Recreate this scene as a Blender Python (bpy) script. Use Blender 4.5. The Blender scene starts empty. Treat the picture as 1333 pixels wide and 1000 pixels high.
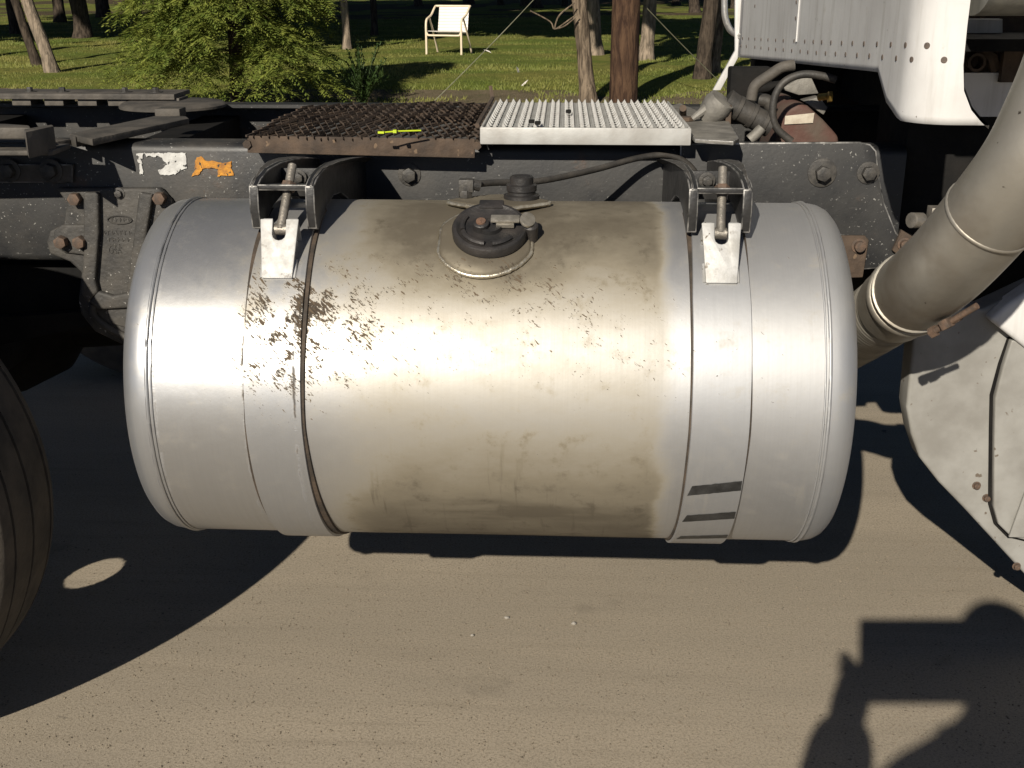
import bpy, bmesh, math, random
import numpy as np
from mathutils import Vector, Matrix, Quaternion, noise
random.seed(7); rng = np.random.default_rng(7)
R_ = math.radians
scene = bpy.context.scene
COL = scene.collection

# ------------------------------------------------------------------ camera
CAM = Vector((0.0, 0.0, 1.35)); PITCH, YAW, FPX = R_(19.5), R_(2.5), 1500.0
cd = bpy.data.cameras.new('camera'); cam = bpy.data.objects.new('camera', cd); COL.objects.link(cam)
cam.location = CAM; cam.rotation_euler = (R_(90) - PITCH, 0, YAW)
cd.sensor_width = 36.0; cd.lens = 36.0 * FPX / 1333.0; cd.clip_start = 0.02; cd.clip_end = 800
scene.camera = cam
# ------------------------------------------------------------------ sky, sun, exposure
SUN = Vector((0.515, 1.665, -1.0)).normalized()          # the way the light travels
w = bpy.data.worlds.new('World'); scene.world = w; w.use_nodes = True
nt = w.node_tree; bg = nt.nodes['Background']
sky = nt.nodes.new('ShaderNodeTexSky'); sky.sky_type = 'NISHITA'; sky.sun_disc = False
sky.sun_elevation = math.asin(-SUN.z); sky.sun_rotation = math.atan2(-SUN.x, -SUN.y)
sky.air_density = 0.42; sky.dust_density = 0.2; sky.ozone_density = 2.5
nt.links.new(sky.outputs[0], bg.inputs[0]); bg.inputs[1].default_value = 0.05
sl = bpy.data.lights.new('sun', 'SUN'); sl.energy = 5.0; sl.angle = R_(0.53); sl.color = (1.0, 0.92, 0.79)
so = bpy.data.objects.new('sun', sl); COL.objects.link(so); so.location = (-5, -16, 12)
so.rotation_euler = SUN.to_track_quat('-Z', 'Y').to_euler()
vs = scene.view_settings; vs.view_transform = 'Standard'; vs.look = 'None'; vs.exposure = 0.46; vs.gamma = 1.0
vs.use_curve_mapping = False

# ------------------------------------------------------------------ geometry helpers
FW = Vector((-math.sin(YAW) * math.cos(PITCH), math.cos(YAW) * math.cos(PITCH), -math.sin(PITCH)))
RT = Vector((math.cos(YAW), math.sin(YAW), 0)); UP = RT.cross(FW)
def ray(px, py): return FW + RT * ((px - 666.5) / FPX) - UP * ((py - 500) / FPX)
def at(px, py, x=None, y=None, z=None, depth=None):
    """a sight line of the survey photograph met with a plane of the place"""
    d = ray(px, py)
    t = depth if depth is not None else (x - CAM.x) / d.x if x is not None else (y - CAM.y) / d.y if y is not None else (z - CAM.z) / d.z
    return CAM + d * t
ORG = {}
def orient(d):
    return Vector(d).to_track_quat('Z', 'Y')
class MB:
    def __init__(s): s.v = []; s.f = []; s.m = []
    def add(s, vs_, fs, mi=0):
        o = len(s.v); s.v += [tuple(p) for p in vs_]; s.f += [[i + o for i in f] for f in fs]; s.m += [mi] * len(fs); return s
    def box(s, c, d, q=None, mi=0):
        c = Vector(c); h = Vector(d) / 2; P = []
        for k in range(8):
            p = Vector((h.x if k & 1 else -h.x, h.y if k & 2 else -h.y, h.z if k & 4 else -h.z))
            P.append(c + (q @ p if q else p))
        return s.add(P, [[0, 2, 3, 1], [4, 5, 7, 6], [0, 1, 5, 4], [2, 6, 7, 3], [0, 4, 6, 2], [1, 3, 7, 5]], mi)
    def prism(s, pts, vec, mi=0):
        n = len(pts); vec = Vector(vec); pts = [Vector(p) for p in pts]
        nrm = Vector((0, 0, 0))
        for i in range(n):
            a, b = pts[i], pts[(i + 1) % n]; nrm += a.cross(b)
        if nrm.dot(vec) > 0: pts = pts[::-1]
        return s.add(pts + [p + vec for p in pts], [list(range(n)), list(range(2 * n - 1, n - 1, -1))] + [[i, i + n, (i + 1) % n + n, (i + 1) % n] for i in range(n)], mi)
    def tube(s, path, r, n=10, cap=True, mi=0):
        path = [Vector(p) for p in path]; m = len(path)
        rr = r if isinstance(r, (list, tuple)) else [r] * m
        V = []; F = []; u = None
        for i, p in enumerate(path):
            t = (path[min(i + 1, m - 1)] - path[max(i - 1, 0)]).normalized()
            if u is None:
                u = t.orthogonal().normalized()
            else:
                u = (u - t * u.dot(t)); u = u.normalized() if u.length > 1e-6 else t.orthogonal().normalized()
            b = t.cross(u)
            for k in range(n):
                a = 2 * math.pi * k / n; V.append(p + (u * math.cos(a) + b * math.sin(a)) * rr[i])
        for i in range(m - 1):
            for k in range(n):
                F.append([i * n + k, i * n + (k + 1) % n, (i + 1) * n + (k + 1) % n, (i + 1) * n + k])
        if cap: F += [list(range(n - 1, -1, -1)), list(range((m - 1) * n, m * n))]
        return s.add(V, F, mi)
    def lathe(s, prof, org, axis, n=48, a0=0.0, a1=2 * math.pi, mi=0, ref=None):
        """prof: (along axis, radius)"""
        axis = Vector(axis).normalized(); u = (Vector(ref) if ref else axis.orthogonal()); u = (u - axis * u.dot(axis)).normalized(); b = axis.cross(u); org = Vector(org)
        full = abs(a1 - a0 - 2 * math.pi) < 1e-6; k = n if full else n + 1; V = []; F = []
        for (h, r) in prof:
            for j in range(k):
                a = a0 + (a1 - a0) * j / n; V.append(org + axis * h + (u * math.cos(a) + b * math.sin(a)) * r)
        for i in range(len(prof) - 1):
            for j in range(n):
                F.append([i * k + j, i * k + (j + 1) % k, (i + 1) * k + (j + 1) % k, (i + 1) * k + j])
        return s.add(V, F, mi)
    def build(s, name, mat, parent=None, smooth=None, bevel=0, seg=2, org=None, label=None, kind=None, wear=False):
        V = np.array(s.v, dtype=float)
        o = Vector(org) if org is not None else Vector((V.max(0) + V.min(0)) / 2)
        me = bpy.data.meshes.new(name); me.from_pydata([tuple(Vector(p) - o) for p in s.v], [], s.f)
        for m in (mat if isinstance(mat, (list, tuple)) else [mat]): me.materials.append(m)
        if any(s.m): me.polygons.foreach_set('material_index', s.m)
        bm = bmesh.new(); bm.from_mesh(me)
        bmesh.ops.recalc_face_normals(bm, faces=bm.faces)
        if bevel:
            es = [e for e in bm.edges if len(e.link_faces) == 2 and e.calc_face_angle(0) > R_(32)]
            bmesh.ops.bevel(bm, geom=es, offset=bevel, segments=seg, affect='EDGES', profile=0.6, clamp_overlap=True, material=1 if wear else -1)
        bm.to_mesh(me); bm.free()
        if smooth is not None or bevel:
            me.polygons.foreach_set('use_smooth', [True] * len(me.polygons)); me.set_sharp_from_angle(angle=R_(smooth or 40))
        return link(name, me, o, parent, label=label, kind=kind)
def link(name, me, loc, parent=None, q=None, scale=None, label=None, kind=None):
    ob = bpy.data.objects.new(name, me); COL.objects.link(ob); loc = Vector(loc); ORG[ob.name] = loc
    ob.location = loc - (ORG[parent.name] if parent else Vector((0, 0, 0)))
    if parent: ob.parent = parent
    if q: ob.rotation_mode = 'QUATERNION'; ob.rotation_quaternion = q
    if scale: ob.scale = scale
    if label: ob['label'] = label
    if kind: ob['kind'] = kind
    return ob
def thing(name, loc, label, cat, group=None):
    ob = link(name, None, loc); ob.empty_display_size = 0.1; return tag(ob, label, cat, group)
def tag(ob, label, cat, group=None):
    ob['label'] = label; ob['category'] = cat
    if group: ob['group'] = group
    return ob
def mesh_np(name, V, F, mat):
    me = bpy.data.meshes.new(name); V = np.asarray(V, dtype=np.float32); F = np.asarray(F, dtype=np.int32); k = F.shape[1]
    me.vertices.add(len(V)); me.vertices.foreach_set('co', V.ravel())
    me.loops.add(F.size); me.loops.foreach_set('vertex_index', F.ravel())
    me.polygons.add(len(F)); me.polygons.foreach_set('loop_start', np.arange(0, F.size, k, dtype=np.int32))
    me.materials.append(mat); me.update(calc_edges=True); return me
def smoothpath(P, n=8):
    P = [Vector(p) for p in P]; out = []
    for i in range(len(P) - 1):
        a, b, c, d = P[max(i - 1, 0)], P[i], P[i + 1], P[min(i + 2, len(P) - 1)]
        for k in range(n):
            t = k / n; out.append(0.5 * ((2 * b) + (c - a) * t + (2 * a - 5 * b + 4 * c - d) * t * t + (3 * b - a - 3 * c + d) * t ** 3))
    out.append(P[-1]); return out

# ------------------------------------------------------------------ material helpers
class X:
    """a shader socket with arithmetic"""
    def __init__(s, nt, k): s.nt = nt; s.k = k
    def op(s, o, *a, clamp=False):
        n = s.nt.nodes.new('ShaderNodeMath'); n.operation = o; n.use_clamp = clamp
        for i, v in enumerate((s,) + a):
            if isinstance(v, X): s.nt.links.new(v.k, n.inputs[i])
            else: n.inputs[i].default_value = v
        return X(s.nt, n.outputs[0])
    def __add__(s, o): return s.op('ADD', o)
    def __sub__(s, o): return s.op('SUBTRACT', o)
    def __mul__(s, o): return s.op('MULTIPLY', o)
    def __truediv__(s, o): return s.op('DIVIDE', o)
    def clamp(s): return s.op('ADD', 0.0, clamp=True)
    def step(s, a, b):
        n = s.nt.nodes.new('ShaderNodeMapRange'); n.interpolation_type = 'SMOOTHSTEP'
        s.nt.links.new(s.k, n.inputs[0]); n.inputs[1].default_value = a; n.inputs[2].default_value = b; return X(s.nt, n.outputs[0])
    def gauss(s, c, w_):
        d = (s - c) / w_; return (d * d * -1.0).op('EXPONENT')
class Mat:
    def __init__(s, name):
        s.m = bpy.data.materials.new(name); s.m.use_nodes = True; s.nt = s.m.node_tree; s.b = s.nt.nodes['Principled BSDF']
        s.tc = s.nt.nodes.new('ShaderNodeTexCoord')
    def node(s, t): return s.nt.nodes.new(t)
    def xyz(s, sock):
        n = s.node('ShaderNodeSeparateXYZ'); s.nt.links.new(sock, n.inputs[0]); return [X(s.nt, k) for k in n.outputs]
    def vec(s, x, y, z=0.0):
        n = s.node('ShaderNodeCombineXYZ')
        for i, v in enumerate((x, y, z)):
            if isinstance(v, X): s.nt.links.new(v.k, n.inputs[i])
            else: n.inputs[i].default_value = v
        return n.outputs[0]
    def noise(s, vec=None, scale=5, detail=4, rough=0.55, dist=0.0):
        n = s.node('ShaderNodeTexNoise'); s.nt.links.new(vec or s.tc.outputs['Object'], n.inputs['Vector'])
        n.inputs['Scale'].default_value = scale; n.inputs['Detail'].default_value = detail; n.inputs['Roughness'].default_value = rough; n.inputs['Distortion'].default_value = dist
        return X(s.nt, n.outputs[0])
    def voro(s, vec=None, scale=5):
        n = s.node('ShaderNodeTexVoronoi'); s.nt.links.new(vec or s.tc.outputs['Object'], n.inputs['Vector']); n.inputs['Scale'].default_value = scale
        return X(s.nt, n.outputs['Distance'])
    def mix(s, f, a, b):
        n = s.node('ShaderNodeMix'); n.data_type = 'RGBA'
        if isinstance(f, X): s.nt.links.new(f.k, n.inputs[0])
        else: n.inputs[0].default_value = f
        for i, v in ((6, a), (7, b)):
            if isinstance(v, (tuple, list)): n.inputs[i].default_value = (*v[:3], 1)
            else: s.nt.links.new(v, n.inputs[i])
        return n.outputs[2]
    def set(s, **kw):
        for k, v in kw.items():
            i = s.b.inputs[{'col': 'Base Color', 'rough': 'Roughness', 'metal': 'Metallic', 'spec': 'Specular IOR Level', 'aniso': 'Anisotropic', 'sub': 'Subsurface Weight', 'trans': 'Transmission Weight', 'arot': 'Anisotropic Rotation'}[k]]
            if isinstance(v, X): s.nt.links.new(v.k, i)
            elif isinstance(v, (int, float)): i.default_value = v
            elif isinstance(v, tuple): i.default_value = (*v, 1)
            else: s.nt.links.new(v, i)
        return s
    def bump(s, h, strength=0.3, dist=0.01):
        n = s.node('ShaderNodeBump'); n.inputs['Strength'].default_value = strength; n.inputs['Distance'].default_value = dist
        s.nt.links.new(h.k, n.inputs['Height']); s.nt.links.new(n.outputs[0], s.b.inputs['Normal']); return s
def pm(name, c1, c2, scale=8, rough=0.7, metal=0.0, bump=0.25, bscale=None, bdist=0.004, spots=None, spot_scale=60, spot_t=0.68, spec=0.5, patchy=False):
    m = Mat(name); n = m.noise(scale=scale, detail=6); c = m.mix(n.step(0.3, 0.7), c1, c2)
    if spots:
        k = m.noise(scale=spot_scale, detail=2); km = k.step(spot_t, spot_t + 0.05)
        if patchy: km = km * m.noise(scale=5.5, detail=4, rough=0.65).step(0.42, 0.62)
        c = m.mix(km, c, spots)
    m.set(col=c, rough=m.noise(scale=scale * 3, detail=3) * 0.3 + (rough - 0.15), metal=metal, spec=spec)
    if bump: m.bump(m.noise(scale=bscale or scale * 6, detail=6), bump, bdist)
    return m.m

# ------------------------------------------------------------------ materials
ORIGIN_TANK = Vector((-0.117, 2.05, 0.655)); TR = 0.311
def tank_material(name, film_on=True, hue=(0.41, 0.41, 0.41)):
    m = Mat(name); x, y, z = m.xyz(m.tc.outputs['Object'])
    s = z.op('ARCTAN2', y * -1.0) * TR                       # arc length above the side facing out
    v = m.vec(x, s); big = m.noise(v, 6, 5, 0.6)
    brush = m.noise(m.vec(x * 220.0, s * 3.0), 1.0, 4, 0.7)
    fine = m.noise(v, 45, 5, 0.7)
    # mud splashed on in slanting flecks
    ca, sa = math.cos(R_(-42)), math.sin(R_(-42))
    u1 = x * ca + s * sa; u2 = s * ca - x * sa
    fl = m.noise(m.vec(u1 * 62.0, u2 * 190.0), 1.0, 4, 0.62, 0.4)
    fl2 = m.noise(m.vec(u1 * 130.0, u2 * 290.0), 1.0, 3, 0.6, 0.4)
    clump = m.noise(v, 22, 4, 0.6)
    dens = (x.gauss(-0.34, 0.075) * s.gauss(0.20, 0.11) * 0.78 + x.gauss(-0.24, 0.10) * s.gauss(0.18, 0.11) * 0.60 + x.gauss(-0.01, 0.17) * s.gauss(0.26, 0.07) * 0.58
            + x.gauss(0.22, 0.16) * s.gauss(0.17, 0.10) * 0.24 + x.gauss(-0.36, 0.1) * s.gauss(0.07, 0.07) * 0.30 + x.gauss(0.05, 0.5) * s.gauss(0.12, 0.17) * 0.28)
    dens = dens * (clump.step(0.32, 0.60) * 1.1)
    wv_ = m.noise(m.vec(s * 14.0, 0.0), 1.0, 4, 0.7) - 0.5
    brk = m.noise(m.vec(s * 30.0, x * 8.0), 1.0, 4, 0.6).step(0.42, 0.56) * s.gauss(0.02, 0.17)
    seamrun = ((x + wv_ * 0.016).gauss(-0.397, 0.0022) + (x + wv_ * 0.012).gauss(-0.312, 0.0022) * 0.9 + (x + wv_ * 0.02).gauss(-0.545, 0.002) * 0.5) * brk
    mud = ((fl + dens * 0.255).step(0.735, 0.785) + (fl2 + dens * 0.25).step(0.75, 0.80) * 0.85 + seamrun).clamp()
    rust = fl.step(0.4, 0.7)
    mudc = m.mix(rust, (0.028, 0.022, 0.017), (0.095, 0.070, 0.045))
    # the oily film between the straps, washed off along ragged edges
    if film_on:
        edge = (big - 0.5) * 0.16
        fx = (x + edge).step(-0.30, -0.22) * (1.0 - 0) if False else (x + edge * 0.6).step(-0.36, -0.12) * ((x + edge * 0.5) * -1.0).step(-0.312, -0.272)
        film = fx * (m.noise(m.vec(x * 5.0, s * 11.0), 1.0, 6, 0.65).step(0.2, 0.8) * 0.20 + 0.24 + s.step(0.14, 0.34) * (big.step(0.25, 0.75) * 0.26 + 0.34) + (s * -1.0).step(-0.10, 0.24) * 0.52)
        halo = x.gauss(-0.01, 0.13) * s.gauss(0.36, 0.10) * big.step(0.2, 0.6) * 0.55
        low = x.gauss(-0.22, 0.07) * s.gauss(-0.22, 0.09) * 0.22 + x.gauss(0.05, 0.16) * s.gauss(-0.19, 0.035) * m.noise(m.vec(x * 4.0, s * 22.0), 1.0, 3).step(0.4, 0.7) * 0.3
        film = (film + halo + low).clamp()
    else:
        film = (m.noise(v, 9, 5, 0.65).step(0.55, 0.9) * 0.35 + s.step(0.28, 0.45) * 0.1)
    grime = (m.noise(v, 22, 6, 0.7).step(0.52, 0.8) * 0.28 + x.gauss(-0.33, 0.12) * s.gauss(0.2, 0.12) * clump.step(0.3, 0.62) * 0.42 + m.noise(m.vec(x * 60.0, s * 5.0), 1.0, 4, 0.6).step(0.58, 0.75) * (s * -1.0).step(-0.05, 0.15) * 0.18)
    dirt = (film + grime).clamp()
    al = m.mix(brush.step(0.3, 0.75), hue, tuple(c * 0.94 for c in hue))
    c = m.mix((dirt * 1.5).clamp(), al, (0.290, 0.258, 0.196)); c = m.mix(dirt.step(0.45, 1.05), c, (0.100, 0.085, 0.062)); c = m.mix(mud, c, mudc)
    metal = (dirt * -0.45 + (0.80 if film_on else 0.74)) * (mud * -1.0 + 1.0)
    m.set(col=c, metal=metal, rough=(brush * 0.07 + dirt * 0.28 + fine * 0.10 + mud * 0.5 + x * 0.16 + 0.38).clamp(), spec=0.4)
    m.bump(fine * 0.35 + brush * 0.05 + mud * 1.2 + big * 0.6, 0.18, 0.0025)
    return m.m
M = {}
M['tank'] = tank_material('oily_brushed_aluminium')
M['strap'] = tank_material('scratched_strap_aluminium', False, (0.375, 0.379, 0.386))
M['tab'] = pm('matt_tab_aluminium', (0.40, 0.40, 0.395), (0.29, 0.285, 0.27), 30, 0.6, 0.35, 0.3, 90, 0.002, (0.09, 0.07, 0.05), 75, 0.63, patchy=True)
M['weld'] = pm('bright_weld', (0.62, 0.58, 0.48), (0.35, 0.30, 0.22), 60, 0.4, 0.85, 0.5, 220, 0.002)
M['rubber'] = pm('black_rubber', (0.012, 0.011, 0.010), (0.03, 0.026, 0.022), 20, 0.7, 0, 0.3)
M['liner'] = pm('perished_strap_liner', (0.02, 0.016, 0.012), (0.06, 0.042, 0.028), 30, 0.8, 0, 0.4)
M['tyre'] = pm('dusty_tyre_rubber', (0.030, 0.026, 0.022), (0.065, 0.054, 0.042), 14, 0.85, 0, 0.5, 90, 0.003)
M['rail'] = pm('chipped_black_chassis_paint', (0.009, 0.0095, 0.0105), (0.023, 0.0225, 0.0215), 9, 0.5, 0, 0.3, 120, 0.001, (0.22, 0.215, 0.20), 170, 0.665, patchy=True)
M['cast'] = pm('dusty_black_casting', (0.020, 0.0195, 0.019), (0.055, 0.050, 0.043), 16, 0.7, 0, 0.6, 90, 0.004, (0.30, 0.29, 0.27), 160, 0.66, patchy=True)
M['edge'] = pm('worn_paint_edge', (0.018, 0.018, 0.018), (0.30, 0.29, 0.275), 32, 0.45, 0.4, 0.3, 120, 0.002)
M['bracket'] = pm('black_bracket_paint', (0.009, 0.009, 0.010), (0.022, 0.021, 0.020), 18, 0.45, 0, 0.35, 120, 0.002, (0.25, 0.24, 0.23), 90, 0.72)
M['rust'] = pm('rusty_steel', (0.030, 0.021, 0.015), (0.078, 0.052, 0.034), 18, 0.85, 0, 0.6, 110, 0.003, (0.13, 0.088, 0.055), 50, 0.68)
M['rust_bolt'] = pm('rusty_bolt', (0.06, 0.045, 0.035), (0.12, 0.075, 0.05), 60, 0.75, 0.2, 0.5, 200, 0.002)
M['dark_bolt'] = pm('painted_bolt', (0.022, 0.021, 0.02), (0.06, 0.055, 0.048), 60, 0.55, 0.1, 0.4, 200, 0.002)
M['bare'] = pm('bare_grey_steel', (0.20, 0.185, 0.16), (0.32, 0.29, 0.25), 40, 0.5, 0.7, 0.3)
M['under'] = pm('black_running_gear', (0.006, 0.006, 0.006), (0.012, 0.011, 0.010), 12, 0.85, 0, 0.4, spec=0.15)
M['tread'] = pm('aluminium_tread_plate', (0.40, 0.40, 0.385), (0.29, 0.28, 0.26), 14, 0.48, 0.1, 0.3, 90, 0.002)
M['beam'] = pm('weathered_steel_beam', (0.032, 0.029, 0.025), (0.080, 0.070, 0.058), 14, 0.75, 0, 0.5)
def cab_paint():
    m = Mat('chalky_white_cab_paint'); x, y, z = m.xyz(m.tc.outputs['Object'])
    n = m.noise(scale=5, detail=6); run = m.noise(m.vec(x * 30.0, y * 30.0, z * 2.2), 1.0, 5, 0.65); sp = m.noise(scale=75, detail=3, rough=0.6)
    c = m.mix(n.step(0.3, 0.7), (0.55, 0.545, 0.535), (0.45, 0.44, 0.43)); c = m.mix(run.step(0.48, 0.72) * 0.45, c, (0.30, 0.285, 0.26))
    c = m.mix(sp.step(0.685, 0.73) * m.noise(scale=9, detail=3).step(0.45, 0.6), c, (0.12, 0.10, 0.085)); c = m.mix(m.noise(scale=16, detail=5, rough=0.7).step(0.62, 0.8) * 0.5, c, (0.27, 0.23, 0.17))
    m.set(col=c, rough=n * 0.2 + 0.4, spec=0.4); m.bump(n * 1.0 + sp * 0.15, 0.25, 0.006); return m.m
M['cab'] = cab_paint()
M['fibre'] = pm('dull_white_fibreglass', (0.25, 0.245, 0.228), (0.175, 0.168, 0.152), 11, 0.55, 0, 0.25, 30, 0.003, (0.11, 0.09, 0.07), 60, 0.69)
M['rivet'] = pm('brown_rivet', (0.07, 0.055, 0.045), (0.13, 0.10, 0.08), 60, 0.8, 0, 0.3)
M['cap'] = pm('black_filler_cap_plastic', (0.013, 0.0125, 0.0125), (0.030, 0.026, 0.024), 25, 0.5, 0, 0.3)
M['latch'] = pm('dull_zinc_latch', (0.26, 0.24, 0.20), (0.38, 0.35, 0.30), 60, 0.45, 0.7, 0.3)
M['copper'] = pm('rusted_lock_screw', (0.20, 0.115, 0.075), (0.12, 0.08, 0.06), 80, 0.6, 0.4, 0.4)
M['hose'] = pm('black_rubber_hose', (0.018, 0.017, 0.016), (0.045, 0.040, 0.034), 20, 0.6, 0, 0.3)
M['grey_part'] = pm('grey_dusty_alloy', (0.095, 0.09, 0.08), (0.185, 0.175, 0.155), 20, 0.65, 0.2, 0.4)
M['gearbox'] = pm('dusty_red_gearbox', (0.075, 0.032, 0.024), (0.072, 0.054, 0.040), 14, 0.8, 0, 0.5)
M['label'] = pm('faded_paper_tag', (0.48, 0.44, 0.36), (0.33, 0.28, 0.22), 40, 0.8, 0, 0.1)
M['stripe'] = pm('black_marking_paint', (0.012, 0.012, 0.012), (0.03, 0.03, 0.03), 40, 0.5, 0, 0.2)
M['white_sticker'] = pm('torn_white_sticker', (0.50, 0.50, 0.48), (0.36, 0.355, 0.34), 60, 0.6, 0, 0.2, None, 0.004, (0.02, 0.02, 0.02), 110, 0.62)
M['orange'] = pm('orange_spray_paint', (0.50, 0.22, 0.015), (0.24, 0.10, 0.02), 70, 0.7, 0, 0.3, None, 0.004, (0.03, 0.025, 0.02), 110, 0.60)
M['brass'] = pm('brass_fitting', (0.50, 0.33, 0.09), (0.3, 0.2, 0.06), 40, 0.4, 0.9, 0.2)
M['cable_tie'] = pm('yellow_green_nylon', (0.42, 0.52, 0.02), (0.36, 0.45, 0.02), 40, 0.4, 0, 0.1)
M['chrome'] = pm('grab_rail_alloy', (0.62, 0.62, 0.60), (0.45, 0.44, 0.42), 20, 0.35, 0.8, 0.1)
def rail_paint():
    m = Mat('chipped_black_chassis_paint'); n = m.noise(scale=9, detail=6); c = m.mix(n.step(0.3, 0.7), (0.009, 0.0095, 0.0105), (0.023, 0.0225, 0.0215))
    dust = m.noise(scale=3.2, detail=6, rough=0.7); c = m.mix(dust.step(0.48, 0.78) * 0.6, c, (0.075, 0.066, 0.054)); rs = m.noise(scale=6.5, detail=6, rough=0.72); c = m.mix(rs.step(0.60, 0.70) * 0.8, c, (0.060, 0.034, 0.021))
    chip = m.noise(scale=170, detail=2).step(0.665, 0.715) * m.noise(scale=5.5, detail=4, rough=0.65).step(0.40, 0.60); c = m.mix(chip, c, (0.22, 0.215, 0.20))
    scr = m.noise(m.vec(*[q * k for q, k in zip(m.xyz(m.tc.outputs['Object']), (14.0, 14.0, 190.0))]), 1.0, 3, 0.6).step(0.70, 0.74) * dust.step(0.4, 0.6); c = m.mix(scr * 0.5, c, (0.13, 0.125, 0.115))
    m.set(col=c, rough=n * 0.3 + 0.36 + dust * 0.1); m.bump(m.noise(scale=120, detail=5) + rs.step(0.58, 0.72) * 0.8, 0.3, 0.0014); return m.m
M['rail'] = rail_paint()
def exhaust_mat():
    m = Mat('heat_stained_exhaust'); n = m.noise(scale=7, detail=6, rough=0.6)
    c = m.mix(n.step(0.3, 0.75), (0.31, 0.29, 0.25), (0.22, 0.20, 0.168)); sp = m.noise(scale=55, detail=3).step(0.72, 0.77)
    c = m.mix(sp, c, (0.05, 0.04, 0.03)); c = m.mix(m.noise(scale=3.0, detail=5, rough=0.7).step(0.5, 0.75) * 0.6, c, (0.15, 0.12, 0.085)); m.set(col=c, metal=0.6, rough=n * 0.2 + 0.40); m.bump(m.noise(scale=60, detail=5), 0.15, 0.003); return m.m
M['exhaust'] = exhaust_mat()
def shield_mat():
    m = Mat('streaked_steel_shield'); x, y, z = m.xyz(m.tc.outputs['Object'])
    n = m.noise(m.vec(x * 40.0, y * 40.0, z * 2.0), 1.0, 4, 0.6); m.set(col=m.mix(n.step(0.3, 0.7), (0.22, 0.22, 0.20), (0.34, 0.33, 0.29)), metal=0.6, rough=0.5); return m.m
M['shield'] = shield_mat()
def road_mat():
    m = Mat('dusty_worn_asphalt'); P = m.node('ShaderNodeNewGeometry').outputs['Position']; x, y, z = m.xyz(P)
    big = m.noise(m.vec(x * 0.55, y * 3.2), 1.0, 4, 0.6, 0.6); mid = m.noise(P, 9, 5, 0.6); fine = m.noise(P, 190, 4, 0.7); grit = m.voro(P, 120)
    c = m.mix(big.step(0.28, 0.74), (0.312, 0.268, 0.206), (0.245, 0.214, 0.168)); c = m.mix(mid.step(0.42, 0.75) * 0.55, c, (0.262, 0.227, 0.175))
    streak = m.noise(m.vec(x * 1.6, y * 26.0), 1.0, 4, 0.6, 0.3); c = m.mix(streak.step(0.5, 0.78) * 0.42, c, (0.19, 0.162, 0.122))
    c = m.mix(fine.step(0.42, 0.68) * 0.75, c, (0.150, 0.125, 0.090)); c = m.mix(m.noise(P, 480, 2, 0.6).step(0.5, 0.72) * 0.7, c, (0.37, 0.31, 0.23)); c = m.mix((grit * -1.0).step(-0.22, -0.08) * m.noise(P, 30, 2).step(0.5, 0.72) * 0.75, c, (0.40, 0.345, 0.26))
    pit = m.voro(P, 95); c = m.mix((pit * -1.0).step(-0.17, -0.10) * m.noise(P, 17, 3).step(0.5, 0.66), c, (0.045, 0.038, 0.030))
    st = m.noise(P, 3.4, 4, 0.6).step(0.62, 0.72); c = m.mix(st * 0.35, c, (0.14, 0.12, 0.092)); oil = m.noise(P, 11, 2, 0.5).step(0.735, 0.765); c = m.mix(oil * 0.7, c, (0.06, 0.052, 0.042))
    m.set(col=c, rough=0.9, spec=0.25); m.bump(fine * 0.6 + m.noise(P, 420, 3, 0.7) * 0.8 - (pit * -1.0).step(-0.17, -0.08) * 0.5, 0.6, 0.0022); return m.m
M['road'] = road_mat()
def ground_mat(name, a, b, c3, s=1.2):
    m = Mat(name); P = m.node('ShaderNodeNewGeometry').outputs['Position']
    c = m.mix(m.noise(P, s, 5, 0.6).step(0.35, 0.68), a, b); c = m.mix(m.noise(P, s * 9, 5, 0.7).step(0.45, 0.75), c, c3)
    m.set(col=c, rough=0.95, spec=0.1); m.bump(m.noise(P, 45, 5, 0.7), 1.0, 0.03); return m.m
M['lawn'] = ground_mat('lawn_turf', (0.105, 0.135, 0.026), (0.175, 0.168, 0.044), (0.070, 0.090, 0.020), 0.9)
M['verge'] = ground_mat('dusty_verge_soil', (0.17, 0.135, 0.09), (0.11, 0.09, 0.055), (0.085, 0.088, 0.035), 2.5)
M['litter'] = ground_mat('woodland_leaf_litter', (0.075, 0.055, 0.034), (0.05, 0.05, 0.022), (0.12, 0.09, 0.055), 0.7)
def leaf_mat(name, a, b, scale=1.6, tr=0.35):
    m = Mat(name); P = m.node('ShaderNodeNewGeometry').outputs['Position']; c = m.mix(m.noise(P, scale, 3).step(0.3, 0.7), a, b)
    m.set(col=c, rough=0.6, spec=0.3); t = m.node('ShaderNodeBsdfTranslucent'); m.nt.links.new(c, t.inputs[0])
    mx = m.node('ShaderNodeMixShader'); mx.inputs[0].default_value = tr; out = m.nt.nodes['Material Output']
    m.nt.links.new(m.b.outputs[0], mx.inputs[1]); m.nt.links.new(t.outputs[0], mx.inputs[2]); m.nt.links.new(mx.outputs[0], out.inputs[0]); return m.m
M['grass'] = leaf_mat('grass_blades', (0.130, 0.168, 0.030), (0.225, 0.215, 0.058), 0.9, 0.3)
M['cedar'] = leaf_mat('cedar_sprays', (0.10, 0.145, 0.026), (0.235, 0.262, 0.052), 9, 0.35)
M['crown'] = leaf_mat('broad_leaves', (0.035, 0.065, 0.014), (0.055, 0.085, 0.02), 2, 0.2)
M['weed'] = leaf_mat('weed_leaves', (0.030, 0.060, 0.014), (0.05, 0.08, 0.02), 6, 0.2)
def bark(name, a, b, sc=1.0):
    m = Mat(name); x, y, z = m.xyz(m.tc.outputs['Object']); n = m.noise(m.vec(x * 26.0 * sc, y * 26.0 * sc, z * 5.0 * sc), 1.0, 6, 0.65, 0.5)
    m.set(col=m.mix(n.step(0.35, 0.66), a, b), rough=0.95, spec=0.15); m.bump(n, 1.0, 0.03); return m.m
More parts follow.
